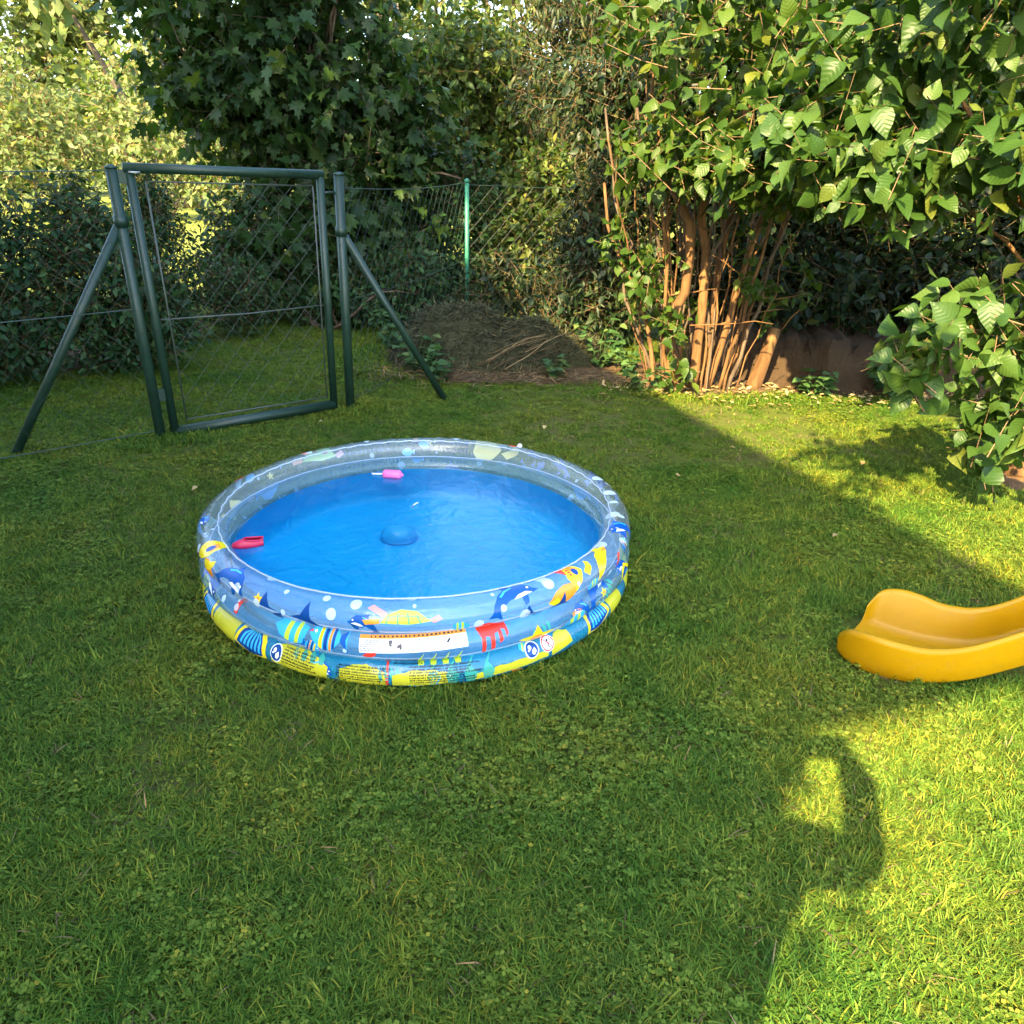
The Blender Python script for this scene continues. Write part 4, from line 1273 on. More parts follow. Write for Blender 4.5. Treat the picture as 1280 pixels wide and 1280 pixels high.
SHARK = [('navy', [(-0.5, 0.05), (-0.40, 0.5), (-0.30, 0.1), (-0.16, 0.02)]), ('navy', [(-0.26, -0.1), (-0.2, -0.5), (-0.08, -0.2), (-0.1, 0.0)]), ('navy', [(0.06, 0.0), (0.24, 0.12), (0.36, 0.55), (0.40, 0.05), (0.62, -0.28), (0.36, -0.1)])]
YELFISH = [('yellow', [(-0.5, -0.1), (-0.42, 0.3), (-0.2, 0.46), (0.0, 0.3), (0.1, 0.05), (-0.05, -0.25), (-0.3, -0.5)]), ('orange', [(-0.3, 0.2), (-0.12, 0.3), (0.0, 0.1), (-0.2, -0.05)]), ('navy', ell(-0.14, 0.06, 0.09, 0.13, 10)), ('yellow', [(0.1, -0.05), (0.3, 0.1), (0.42, 0.3), (0.5, 0.2), (0.46, 0.0), (0.25, -0.2)])]
SEAHORSE = [('yellow', [(-0.45, -0.5), (-0.3, -0.1), (-0.1, 0.15), (0.12, 0.22), (0.2, 0.5), (0.32, 0.42), (0.34, 0.2), (0.5, 0.1), (0.34, -0.02), (0.14, -0.12), (-0.1, -0.3)]), ('orange', [(0.2, 0.1), (0.48, 0.1), (0.32, -0.04)])]
STAR = [('yellow', [(0.5 * (1 if i % 2 == 0 else 0.45) * math.cos(math.pi * i / 5 + 0.3), 0.5 * (1 if i % 2 == 0 else 0.45) * math.sin(math.pi * i / 5 + 0.3)) for i in range(10)]), ('orange', ell(0, 0, 0.16, 0.16, 10))]
CORAL = [('red', [(-0.12, -0.5), (0.14, -0.5), (0.16, 0.1), (0.24, 0.26), (0.06, 0.5), (-0.04, 0.46), (0.1, 0.24), (0.02, 0.1)])]
REDC = [('red', [(-0.5, -0.5), (-0.3, 0.2), (0.1, 0.5), (0.5, 0.4), (0.2, 0.3), (-0.1, 0.05), (-0.25, -0.5)])]
SQUID = [('red', [(-0.5, 0.4), (0.0, 0.5), (0.42, 0.34), (0.5, -0.3), (0.40, -0.36), (0.34, 0.0), (0.26, -0.46), (0.16, -0.46), (0.14, -0.02), (0.0, -0.44), (-0.1, -0.4), (-0.06, 0.02), (-0.24, -0.28), (-0.3, -0.2)])]
ORFISH = [('orange', [(-0.5, 0.1), (-0.3, -0.3), (0.1, -0.45), (0.4, -0.2), (0.5, 0.2), (0.1, 0.45), (-0.2, 0.4)]), ('yellow', [(-0.5, 0.1), (-0.3, -0.3), (-0.1, -0.4), (-0.2, 0.1)])]
def weedpr(ink_='teal'):
    out = []
    for q in range(4):
        x = -0.45 + q * 0.28
        out.append((ink_, [(x, -0.5), (x + 0.12, -0.5), (x + 0.16, -0.1), (x + 0.06, 0.15), (x + 0.14, 0.5), (x + 0.02, 0.2), (x - 0.04, -0.1)]))
    return out
def sandpr(seed):
    rs = np.random.default_rng(seed)
    top = [(0.5 - i / 14, 0.15 + 0.35 * math.sin(math.pi * i / 14) * (0.6 + 0.4 * rs.random())) for i in range(15)]
    return [('olive', [(-0.5, -0.5), (0.5, -0.5)] + top)]
def textlines(n, seed, chars=26):
    rs = np.random.default_rng(seed)
    out = []
    for i in range(n):
        y = 0.5 - (i + 0.5) / n
        x = -0.5
        e = 0.5 - rs.random() * 0.25
        while x < e:
            wch = (0.55 + 0.5 * rs.random()) / chars
            hh = 0.26 / n * (1 + 0.5 * (rs.random() < 0.3))
            out.append(('black', rect(x, y - 0.24 / n, x + wch * 0.7, y - 0.24 / n + hh * 1.7)))
            x += wch * (1.0 if rs.random() > 0.17 else 1.9)
    return out
def label_print():
    out = [('label', rect(-0.5, -0.5, 0.5, 0.5)), ('orange', rect(-0.5, 0.26, 0.5, 0.5))]
    rs = np.random.default_rng(3)
    for q in range(22):
        x = -0.40 + q * 0.04
        out.append(('black', rect(x, 0.33, x + 0.012 + 0.014 * rs.random(), 0.43)))
    for (x0, x1) in ((-0.49, -0.27), (-0.06, 0.26), (0.37, 0.49)):
        for i in range(6):
            y = 0.17 - i * 0.105
            x = x0
            while x < x1 - 0.012:
                wd = 0.010 + 0.022 * rs.random()
                out.append(('black', rect(x, y - 0.016, min(x1, x + wd), y + 0.016)))
                x += wd + 0.008
    # the two hazard figures and the pictogram
    out.append(('black', [(-0.23, 0.16), (-0.20, 0.2), (-0.19, 0.08), (-0.20, -0.02), (-0.19, -0.12), (-0.22, -0.14), (-0.225, 0.0)]))
    out.append(('black', [(-0.15, -0.1), (-0.115, 0.02), (-0.105, -0.12), (-0.11, -0.3), (-0.125, -0.3), (-0.13, -0.2), (-0.15, -0.22)]))
    out.append(('black', rect(0.275, -0.45, 0.279, 0.24)))
    out.append(('black', [(0.30, -0.1), (0.33, 0.1), (0.345, 0.06), (0.32, -0.14)]))
    return out
def picto(kind):
    out = [('white', ell(0, 0, 0.5, 0.5, 24))]
    if kind == 'blue':
        out += [('navy', ell(0, 0, 0.43, 0.43, 24)), ('white', ell(-0.12, 0.14, 0.12, 0.12, 10)), ('white', [(-0.02, -0.05), (0.2, 0.1), (0.3, -0.12), (0.12, -0.3), (-0.02, -0.24)]), ('white', [(-0.3, 0.02), (-0.1, 0.06), (-0.14, -0.02), (-0.28, -0.06)])]
    else:
        out += [('red', ell(0, 0, 0.46, 0.46, 24)), ('white', ell(0, 0, 0.38, 0.38, 24)), ('black', ell(0.0, 0.16, 0.08, 0.08, 8)), ('black', [(-0.1, -0.25), (0.0, 0.08), (0.1, 0.05), (0.02, -0.1), (0.12, -0.26), (0.05, -0.28), (-0.03, -0.12)]), ('red', [(-0.30, 0.26), (-0.26, 0.30), (0.30, -0.26), (0.26, -0.30)])]
    return out

def Y(k, phi):
    return (k + 0.5) * HS + phi / 150 * HS

prints = [
    ('dolphin_print', DOLPHIN, 27.5, Y(2, 47), 0.20, 0.135, 0.12, 1), ('dolphin_print', DOLPHIN, -41, Y(2, 28), 0.18, 0.15, -0.35, 1), ('dolphin_print', DOLPHIN, -55, Y(1, 40), 0.18, 0.15, -0.6, 1),
    ('dolphin_print', DOLPHIN, 55, Y(1, 50), 0.19, 0.15, 0.25, 1), ('dolphin_print', DOLPHIN, 76, Y(2, 48), 0.17, 0.15, -0.5, -1), ('dolphin_print', DOLPHIN, 118, Y(2, 10), 0.18, 0.14, 0.0, -1),
    ('shark_print', SHARK, -22.5, Y(2, -8), 0.23, 0.12, 0.0, 1), ('shark_print', SHARK, 36, Y(2, -30), 0.20, 0.09, 0.0, 1), ('shark_print', SHARK, 140, Y(2, -10), 0.26, 0.15, 0, -1),
    ('jellyfish_print', JELLY, 22.3, Y(1, 46), 0.115, 0.165, 0.05, 1), ('squid_print', SQUID, 44.5, Y(2, 95), 0.085, 0.08, 0.15, 1),
    ('turtle_print', TURTLE, 3.2, Y(2, 18), 0.23, 0.115, 0, 1), ('turtle_print', TURTLE, -138, Y(2, 0), 0.26, 0.20, 0.1, -1),
    ('striped_fish_print', STRIPE, -13.2, Y(1, 40), 0.14, 0.12, -0.08, 1), ('butterfly_fish_print', BUTTER, -22.5, Y(1, 35), 0.13, 0.10, -0.1, 1), ('butterfly_fish_print', BUTTER, 44.5, Y(1, -30), 0.12, 0.07, 0.3, 1), ('striped_fish_print', STRIPE, -118, Y(1, 20), 0.15, 0.12, 0, 1), ('striped_fish_print', STRIPE, 125, Y(1, 20), 0.15, 0.12, 0, -1),
    ('shell_print', SHELL, -35.5, Y(0, 30), 0.135, 0.125, -0.1, 1), ('shell_print', SHELL, -58, Y(0, 40), 0.13, 0.125, -0.1, 1), ('shell_print', SHELL, 55, Y(0, 38), 0.13, 0.13, 0.2, 1), ('shell_print', SHELL, 71, Y(1, -30), 0.12, 0.12, 0.3, 1),
    ('yellow_fish_print', YELFISH, 47.5, Y(2, 62), 0.14, 0.13, -0.1, 1), ('seahorse_print', SEAHORSE, 57, Y(2, 66), 0.18, 0.13, 0.15, 1), ('orange_fish_print', ORFISH, 40.5, Y(2, 5), 0.14, 0.08, 0.25, 1), ('yellow_fish_print', YELFISH, -55, Y(2, 45), 0.17, 0.16, -0.5, 1), ('yellow_fish_print', YELFISH, 160, Y(2, -10), 0.26, 0.18, 0, -1),
    ('orange_fish_print', ORFISH, -52, Y(2, 5), 0.10, 0.07, -0.4, 1), ('yellow_fish_print', YELFISH, -98, Y(1, 40), 0.2, 0.16, 0, 1),
    ('starfish_print', STAR, 33.5, Y(1, -30), 0.16, 0.11, 0, 1), ('coral_print', CORAL, -0.8, Y(0, 45), 0.05, 0.145, 0, 1), ('red_coral_print', REDC, -38, Y(1, 62), 0.085, 0.10, 0.1, 1), ('red_coral_print', REDC, 64, Y(2, -10), 0.06, 0.08, 0.3, 1),
    ('red_fish_print', ORFISH[:1] and [('red', ORFISH[0][1])], -4.0, Y(1, -10), 0.05, 0.025, 0.3, 1), ('red_fish_print', [('red', ORFISH[0][1])], -105, Y(2, 50), 0.07, 0.06, 0, 1), ('red_fish_print', [('red', ORFISH[0][1])], 152, Y(2, 70), 0.07, 0.05, 0, 1),
    ('seaweed_print', weedpr('lime'), 10.5, Y(1, -50), 0.15, 0.10, 0, 1), ('seaweed_print', weedpr(), 15, Y(0, 20), 0.22, 0.11, 0, 1), ('seaweed_print', weedpr(), -88, Y(1, 0), 0.2, 0.13, 0, 1), ('seaweed_print', weedpr(), -19, Y(0, 55), 0.12, 0.06, 0, 1),
    ('sand_print', sandpr(1), -6, Y(0, 10), 0.16, 0.085, 0, 1), ('sand_print', sandpr(2), 7, Y(0, 5), 0.20, 0.07, 0, 1), ('sand_print', sandpr(3), -21, Y(0, 22), 0.22, 0.11, -0.15, 1), ('sand_print', [('olive', rect(-0.5, -0.5, 0.5, 0.5))], -46.5, Y(0, 38), 0.17, 0.12, -0.1, 1),
    ('sand_print', [('olive', rect(-0.5, -0.5, 0.5, 0.5))], 65, Y(0, 50), 0.12, 0.13, 0.2, 1), ('sand_print', sandpr(5), 27, Y(0, 0), 0.3, 0.04, 0.05, 1), ('sand_print', sandpr(6), 40.5, Y(0, 30), 0.10, 0.08, 0.25, 1), ('sand_print', [('olive', rect(-0.5, -0.5, 0.5, 0.5))], -72, Y(0, 40), 0.24, 0.13, 0, 1), ('sand_print', sandpr(8), 85, Y(0, 30), 0.3, 0.12, 0, 1),
    ('warning_label', label_print(), 5.3, Y(1, 36), 0.355, 0.064, 0.03, 1), ('pictogram_print', picto('blue'), -27.2, Y(0, 24), 0.05, 0.07, 0, 1), ('pictogram_print', picto('blue'), 32.4, Y(0, 36), 0.058, 0.066, 0, 1), ('pictogram_print', picto('red'), 36.9, Y(0, 38), 0.058, 0.066, 0, 1),
    ('text_print', textlines(6, 1, 34), -20.5, Y(0, 22), 0.15, 0.065, -0.1, 1), ('text_print', textlines(6, 2, 44), -6, Y(0, 14), 0.18, 0.055, 0, 1), ('text_print', textlines(7, 3, 56), 12, Y(0, 16), 0.24, 0.065, 0, 1), ('text_print', textlines(2, 8, 34), 4, Y(0, 62), 0.10, 0.022, 0, 1),
    ('text_print', textlines(2, 4, 13), -152, Y(2, 0), 0.34, 0.07, 0, 1), ('text_print', textlines(2, 5, 14), -178, Y(2, -8), 0.36, 0.07, 0, 1), ('text_print', textlines(2, 6, 13), -155, Y(1, 30), 0.34, 0.07, 0, 1), ('text_print', textlines(2, 7, 12), -179, Y(1, 30), 0.3, 0.07, 0, 1),
]
rx_ = np.random.default_rng(78)
for q in range(64):
    th = rx_.uniform(-100, 100) if q < 44 else rx_.uniform(100, 260)
    k = rx_.integers(0, 3)
    ph = rx_.uniform(-50, 60)
    if k == 1 and -9 < th < 19:
        continue
    nm, mo, w_, h_ = [('starfish_print', STAR, 0.045, 0.045), ('striped_fish_print', STRIPE, 0.07, 0.06), ('orange_fish_print', ORFISH, 0.055, 0.035), ('red_fish_print', [('red', ORFISH[0][1])], 0.035, 0.022), ('seaweed_print', weedpr('teal'), 0.07, 0.06), ('shark_print', SHARK, 0.10, 0.06), ('butterfly_fish_print', BUTTER, 0.06, 0.055), ('dolphin_print', DOLPHIN, 0.11, 0.09)][rx_.integers(0, 8)]
    prints.append((nm, mo, th, Y(k, ph), w_, h_, rx_.normal() * 0.3, 1 if rx_.random() < 0.5 else -1, 0.0007))
rb = np.random.default_rng(77)
for q in range(64):
    th = rb.uniform(-180, 180)
    k = 2 if rb.random() < 0.62 else 1
    ph = rb.uniform(-60, 100) if k == 2 else rb.uniform(-60, 60)
    s = 0.012 + 0.03 * rb.random() ** 2
    if k == 1 and -8 < th < 19:
        continue
    prints.append(('bubble_print', [('bubble', ell(0, 0, 0.5, 0.5, 14))], th, Y(k, ph), s, s * 1.2, 0, 1))
for th, ph, s in ((-31, 122, 0.05), (-3, 118, 0.038), (5, 118, 0.046), (14, 112, 0.022), (-7, 70, 0.038), (-14, 80, 0.026), (-24, 72, 0.018), (37, 108, 0.05), (37.5, 70, 0.046), (63, 112, 0.06), (84, 110, 0.06), (100, 90, 0.05), (112, 80, 0.05), (30, -20, 0.04)):
    prints.append(('bubble_print', [('bubble', ell(0, 0, 0.5, 0.5, 14))], th, Y(2, ph), s, s * 1.1, 0, 1))
for pr in prints:
    decal(*pr)

# things in the pool
def lathe(mb, c, prof, n=24, ax=(1, 1)):
    o = len(mb.v)
    for r, z in prof:
        for k in range(n):
            a = 2 * math.pi * k / n
            mb.v.append((c[0] + r * ax[0] * math.cos(a), c[1] + r * ax[1] * math.sin(a), c[2] + z))
    m = len(prof)
    for i in range(m - 1):
        for k in range(n):
            k2 = (k + 1) % n
            mb.f.append((o + i * n + k, o + i * n + k2, o + (i + 1) * n + k2, o + (i + 1) * n + k))
    return mb

def toy_shoe():
    c = Vector((-1.06, 2.795, 0.185))
    t = thing('toy_shoe', 'small crimson plastic toy shoe floating at the edge of the pool', 'toy', c)
    d = Vector((0.93, 0.36, 0)); s = Vector((-0.36, 0.93, 0))
    # hull: stations along length, open at the heel
    st = [(-0.062, 0.004, 0.006), (-0.055, 0.016, 0.014), (-0.035, 0.023, 0.022), (-0.01, 0.026, 0.027), (0.02, 0.027, 0.024), (0.045, 0.024, 0.022), (0.06, 0.014, 0.024)]
    V, F = [], []
    n = 14
    for (x, w, h) in st:
        for k in range(n):
            a = 2 * math.pi * k / n
            zz = math.sin(a) * h * (1 if math.sin(a) > 0 else 0.6)
            V.append(c + d * x + s * (w * math.cos(a)) + Vector((0, 0, zz + 0.006)))
    for i in range(len(st) - 1):
        for k in range(n):
            k2 = (k + 1) % n
            if i >= 3 and 2 <= k <= 4:
                continue
            F.append((i * n + k, i * n + k2, (i + 1) * n + k2, (i + 1) * n + k))
    F.append(tuple(range(n))); F.append(tuple((len(st) - 1) * n + k for k in range(n))[::-1])
    MB().add(V, F).build('shoe_body', M['crimson'], t, True)
    rim = []
    for x, w, h, sg in [(-0.01, 0.012, 0.026, 1), (0.02, 0.018, 0.022, 1), (0.045, 0.017, 0.02, 1), (0.06, 0.006, 0.024, 1), (0.06, 0.006, 0.024, -1), (0.045, 0.017, 0.02, -1), (0.02, 0.018, 0.022, -1), (-0.01, 0.012, 0.026, -1), (-0.015, 0.0, 0.029, 1), (-0.01, 0.012, 0.026, 1)]:
        rim.append(c + d * x + s * (w * sg) + Vector((0, 0, h + 0.004)))
    MB().tube(rim, 0.0035, 6).build('rim', M['crimson'], t, True)
toy_shoe()

def toy_pink():
    c = Vector((-0.60, 3.60, 0.193))
    t = thing('toy_squirter', 'pink plastic water toy with thin white handle floating at far pool edge', 'toy', c)
    d = Vector((0.98, -0.12, 0.0)).normalized(); s = Vector((0.12, 0.98, 0))
    V, F = [], []
    n = 12
    st = [(-0.047, 0.6), (-0.043, 0.9), (-0.03, 1.0), (0.03, 1.0), (0.04, 0.92), (0.047, 0.6)]
    for x, q in st:
        for k in range(n):
            a = 2 * math.pi * k / n
            ca, sa = math.cos(a), math.sin(a)
            e = 0.55
            V.append(c + d * x + s * (0.024 * q * math.copysign(abs(ca) ** e, ca)) + Vector((0, 0, 0.021 * q * math.copysign(abs(sa) ** e, sa))))
    for i in range(len(st) - 1):
        for k in range(n):
            F.append((i * n + k, i * n + (k + 1) % n, (i + 1) * n + (k + 1) % n, (i + 1) * n + k))
    F.append(tuple(range(n))[::-1]); F.append(tuple((len(st) - 1) * n + k for k in range(n)))
    MB().add(V, F).build('barrel', M['pink'], t, True)
    MB().tube([c - d * 0.045, c - d * 0.085 + Vector((0, 0, -0.003)), c - d * 0.105 + Vector((0, 0, -0.003))], [0.005, 0.0045, 0.005], 8).build('handle', M['toy_white'], t, True)
    MB().tube([c + d * 0.046, c + d * 0.056], [0.01, 0.006], 8).build('nozzle', M['pink'], t, True)
toy_pink()

def toy_bucket():
    c = Vector((-0.52, 3.23, 0.016))
    t = thing('toy_bucket', 'blue toy bucket lying under water on the pool floor', 'toy', c)
    mb = MB()
    lathe(mb, c, [(0.080, 0.0), (0.085, 0.015), (0.082, 0.035), (0.066, 0.056), (0.045, 0.067), (0.02, 0.073), (0.0005, 0.074)], 28, (1, 0.8))
    mb.build('bucket_body', M['toy_blue'], t, True)
    mb = MB()
    lathe(mb, c, [(0.080, 0.004), (0.087, 0.006), (0.087, 0.012), (0.080, 0.014)], 28, (1, 0.8))
    mb.build('rim', M['toy_blue'], t, True)
    pts = [c + Vector((0.06 + 0.03 * math.sin(a * 0.5), 0.01 * k, 0.160 + 0.012 * math.sin(a))) for k, a in enumerate(np.linspace(0, math.pi, 7))]
    MB().tube(pts, 0.0028, 6).build('handle', M['toy_white'], t, True)
toy_bucket()

# ------------------------------------------------------------------ yellow slide
def slide():
    # near and far floor rails in plan, with height of the floor and of the side wall, along the run
    near = [(1.185, 2.375), (1.205, 2.335), (1.25, 2.285), (1.32, 2.245), (1.42, 2.22), (1.55, 2.212), (1.72, 2.222), (2.0, 2.215), (2.4, 2.18), (2.85, 2.14)]
    cross = [(0.18, 0.20), (0.20, 0.25), (0.205, 0.275), (0.20, 0.28), (0.18, 0.265), (0.16, 0.235), (0.13, 0.22), (0.09, 0.25), (0.08, 0.27), (0.08, 0.28)]
    zf = [0.050, 0.034, 0.024, 0.020, 0.024, 0.042, 0.090, 0.22, 0.53, 0.92]
    wh = [0.052, 0.112, 0.140, 0.142, 0.126, 0.124, 0.136, 0.145, 0.15, 0.15]
    fl = [0.01, 0.024, 0.034, 0.034, 0.024, 0.018, 0.018, 0.015, 0.015, 0.015]
    def interp(a, n=8):
        a = np.array(a, float)
        if a.ndim == 1:
            a = a[:, None]
        out = []
        m = len(a)
        for i in range(m - 1):
            p0, p1, p2, p3 = a[max(i - 1, 0)], a[i], a[i + 1], a[min(i + 2, m - 1)]
            for k in range(n):
                t = k / n
                out.append(0.5 * ((2 * p1) + (-p0 + p2) * t + (2 * p0 - 5 * p1 + 4 * p2 - p3) * t * t + (-p0 + 3 * p1 - 3 * p2 + p3) * t ** 3))
        out.append(a[-1])
        return np.array(out)
    N, C, ZF, WH, FL = interp(near), interp(cross), interp(zf)[:, 0], interp(wh)[:, 0], interp(fl)[:, 0]
    base = (N[-1][0] - 0.7, N[-1][1] + 0.2, 0)
    t = thing('slide', 'yellow plastic garden slide with flared end resting on the lawn', 'slide', (1.55, 2.38, 0))
    prof_n = 26
    V, F = [], []
    for i in range(len(N)):
        n, c, z, w, f = N[i], C[i], ZF[i], WH[i], FL[i]
        th = 0.022
        ring = []
        # outer underside near bottom -> near top -> inner floor -> far top -> far underside
        rad = min(0.04, w * 0.5)
        cu = c / np.linalg.norm(c)
        Wd = np.linalg.norm(c)
        def P(s, zz):
            return (n[0] + cu[0] * s, n[1] + cu[1] * s, zz)
        out_ = [(0.012, z - th), (-0.006, z - th + 0.014), (-f * 0.35 - 0.006, z + w * 0.4), (-f - 0.010, z + w - 0.012), (-f - 0.008, z + w + 0.004), (-f + 0.003, z + w + 0.011), (-f + 0.016, z + w + 0.006),
                (-f + 0.02, z + w - 0.008), (-f * 0.3 + 0.022, z + w * 0.45), (0.022, z + rad * 0.6), (0.03, z + rad * 0.2), (0.052, z)]
        far = [(Wd - s, zz) for s, zz in out_[::-1]]
        full = out_ + [(Wd * 0.35, z - 0.001), (Wd * 0.65, z - 0.001)] + far
        for s, zz in full:
            V.append(P(s, max(zz, 0.004)))
        m = len(full)
    for i in range(len(N) - 1):
        for j in range(m):
            j2 = (j + 1) % m
            F.append((i * m + j, (i + 1) * m + j, (i + 1) * m + j2, i * m + j2))
    F.append(tuple(range(m)))
    F.append(tuple((len(N) - 1) * m + j for j in range(m))[::-1])
    MB().add(V, F).build('chute', M['slide'], t, True)
    # platform and ladder at the top
    e = Vector((N[-1][0], N[-1][1], 0)); cx = Vector((C[-1][0], C[-1][1], 0)); ax = Vector((0.99, -0.09, 0))
    cc = e + cx * 0.5 + ax * 0.17
    MB().box(cc + Vector((0, 0, 0.90)), (0.19, 0.2, 0.02), (ax, Vector((0.09, 0.99, 0)), Vector((0, 0, 1)))).build('platform', M['slide'], t)
    for s in (-0.02, 1.02):
        b = e + cx * s + ax * 0.34
        MB().tube([b + ax * 0.35 - Vector((0, 0, 0.02)), b + Vector((0, 0, 0.9)), b + ax * -0.02 + Vector((0, 0, 1.25))], 0.022, 10).build('side_rail', M['slide'], t, True)
        b2 = e + cx * s
        MB().tube([b2 - Vector((0, 0, 0.02)), b2 + Vector((0, 0, 0.9))], 0.02, 10).build('leg', M['slide'], t, True)
    for q in (0.2, 0.42, 0.64, 0.86):
        o = ax * (0.34 + 0.35 * (1 - q / 0.9))
        MB().tube([e + o + Vector((0, 0, q)), e + cx + o + Vector((0, 0, q))], 0.018, 8).build('rung', M['slide'], t, True)
slide()

# ------------------------------------------------------------------ photographer (stands behind the camera; the shadow on the lawn is theirs)
def person():
    base = Vector((-0.32, -0.28, 0))
    t = thing('person', 'person in dark clothes standing and holding up a phone with both hands', 'person', base)
    J = {'pel': (-0.32, -0.28, 0.95, 0.15), 'wst': (-0.32, -0.28, 1.12, 0.135), 'chs': (-0.32, -0.27, 1.32, 0.15), 'nkb': (-0.31, -0.26, 1.47, 0.065), 'nck': (-0.30, -0.24, 1.53, 0.055), 'hd1': (-0.29, -0.22, 1.62, 0.085), 'hd2': (-0.29, -0.23, 1.72, 0.075),
         'shR': (-0.14, -0.24, 1.42, 0.08), 'elR': (0.15, -0.06, 1.23, 0.062), 'wrR': (0.10, -0.07, 1.46, 0.048), 'haR': (0.055, -0.075, 1.55, 0.045),
         'shL': (-0.50, -0.24, 1.42, 0.065), 'elL': (-0.48, -0.04, 1.20, 0.045), 'wrL': (-0.20, -0.09, 1.45, 0.032), 'haL': (-0.10, -0.09, 1.53, 0.034),
         'hpR': (-0.22, -0.28, 0.88, 0.09), 'knR': (-0.20, -0.26, 0.49, 0.062), 'anR': (-0.19, -0.29, 0.08, 0.042), 'toR': (-0.17, -0.12, 0.035, 0.038),
         'hpL': (-0.42, -0.28, 0.88, 0.09), 'knL': (-0.45, -0.26, 0.49, 0.062), 'anL': (-0.46, -0.29, 0.08, 0.042), 'toL': (-0.48, -0.12, 0.035, 0.038)}
    E = [('pel', 'wst'), ('wst', 'chs'), ('chs', 'nkb'), ('nkb', 'nck'), ('nck', 'hd1'), ('hd1', 'hd2'), ('chs', 'shR'), ('shR', 'elR'), ('elR', 'wrR'), ('wrR', 'haR'), ('chs', 'shL'), ('shL', 'elL'), ('elL', 'wrL'), ('wrL', 'haL'),
         ('pel', 'hpR'), ('hpR', 'knR'), ('knR', 'anR'), ('anR', 'toR'), ('pel', 'hpL'), ('hpL', 'knL'), ('knL', 'anL'), ('anL', 'toL')]
    for s, sg in (('R', 1), ('L', -1)):
        h = J['ha' + s]
        for q in range(4):
            J['f%s%d' % (s, q)] = (h[0] - 0.012 * sg, h[1] - 0.005 + 0.0 * q, h[2] - 0.02 + 0.02 * q, 0.009)
            J['g%s%d' % (s, q)] = (h[0] - 0.032 * sg, h[1] + 0.035, h[2] - 0.015 + 0.02 * q, 0.008)
            E += [('ha' + s, 'f%s%d' % (s, q)), ('f%s%d' % (s, q), 'g%s%d' % (s, q))]
    names = list(J)
    me = bpy.data.meshes.new('body')
    me.from_pydata([tuple(Vector(J[k][:3]) - base) for k in names], [(names.index(a), names.index(b)) for a, b in E], [])
    g = G('clothes_and_skin')
    geo = g.n('NewGeometry')
    sep = g.n('SeparateXYZ')
    g.nt.links.new(geo.outputs['Position'], sep.inputs[0])
    zc = g.math('DIVIDE', sep.outputs[2], 2.0)
    c = g.ramp(zc, [(0.0, (0.05, 0.04, 0.035)), (0.05, (0.03, 0.04, 0.08)), (0.49, (0.12, 0.14, 0.16)), (0.735, (0.5, 0.31, 0.22)), (0.85, (0.07, 0.045, 0.03))], 'CONSTANT')
    me.materials.append(g.done(pbsdf(g, c, 0.8, 0.2)))
    o = link_mesh('body', me, t)
    md = o.modifiers.new('Skin', 'SKIN')
    md.use_smooth_shade = True
    sv = me.skin_vertices[0].data
    for i, k in enumerate(names):
        sv[i].radius = (J[k][3], J[k][3])
        sv[i].use_root = (k == 'pel')
    o.modifiers.new('Subdivision', 'SUBSURF').levels = 1
    p = MB().box((-0.03, -0.055, 1.585), (0.075, 0.004, 0.037)).build('smartphone', M['phone'], None, loc=(-0.03, -0.055, 1.548))
    tag(p, 'black smartphone held up in both hands', 'phone')
person()

# ------------------------------------------------------------------ grass
def tuft(name, seed, n, r, h, w, lean, mat):
    rs = np.random.default_rng(seed)
    V, F = [], []
    for i in range(n):
        a, q = rs.random() * 6.28, r * math.sqrt(rs.random())
        x, y = q * math.cos(a), q * math.sin(a)
        la = rs.random() * 6.28
        ll = lean * (0.3 + rs.random())
        hh = h * (0.45 + 0.75 * rs.random())
        ww = w * (0.7 + 0.6 * rs.random())
        dx, dy = math.cos(la), math.sin(la)
        o = len(V)
        for k, (t, wk) in enumerate(((0, 0.8), (0.4, 1.0), (0.75, 0.7), (1, 0))):
            cx, cy = x + dx * ll * hh * t ** 1.7, y + dy * ll * hh * t ** 1.7
            zz = hh * t * (1 - 0.25 * ll * t)
            if wk:
                V.append((cx - dy * ww * wk, cy + dx * ww * wk, zz)); V.append((cx + dy * ww * wk, cy - dx * ww * wk, zz))
            else:
                V.append((cx, cy, zz))
        F += [(o, o + 1, o + 3), (o, o + 3, o + 2), (o + 2, o + 3, o + 5), (o + 2, o + 5, o + 4), (o + 4, o + 5, o + 6)]
    return bpy.data.objects.new(name, np_mesh(name, V, F, mat))

def clover(name, seed, n, r, h, mat):
    rs = np.random.default_rng(seed)
    P, D, N, S = [], [], [], []
    for i in range(n):
        a, q = rs.random() * 6.28, r * math.sqrt(rs.random())
        c = np.array([q * math.cos(a), q * math.sin(a), h * (0.4 + 0.7 * rs.random())])
        a0 = rs.random() * 6.28
        nn = np.array([rs.normal() * 0.35, rs.normal() * 0.35, 1])
        s = 0.006 + 0.007 * rs.random()
        for k in range(3):
            b = a0 + k * 2.094
            P.append(c); D.append([math.cos(b), math.sin(b), 0.1]); N.append(nn); S.append(s)
    V, F = place(ovate([0, 0.55, 1.0], [0, 0.42, 0.12], 0.1, 0.1), *(np.array(v) for v in (P, D, N, S)))
    return bpy.data.objects.new(name, np_mesh(name, V, F, mat))

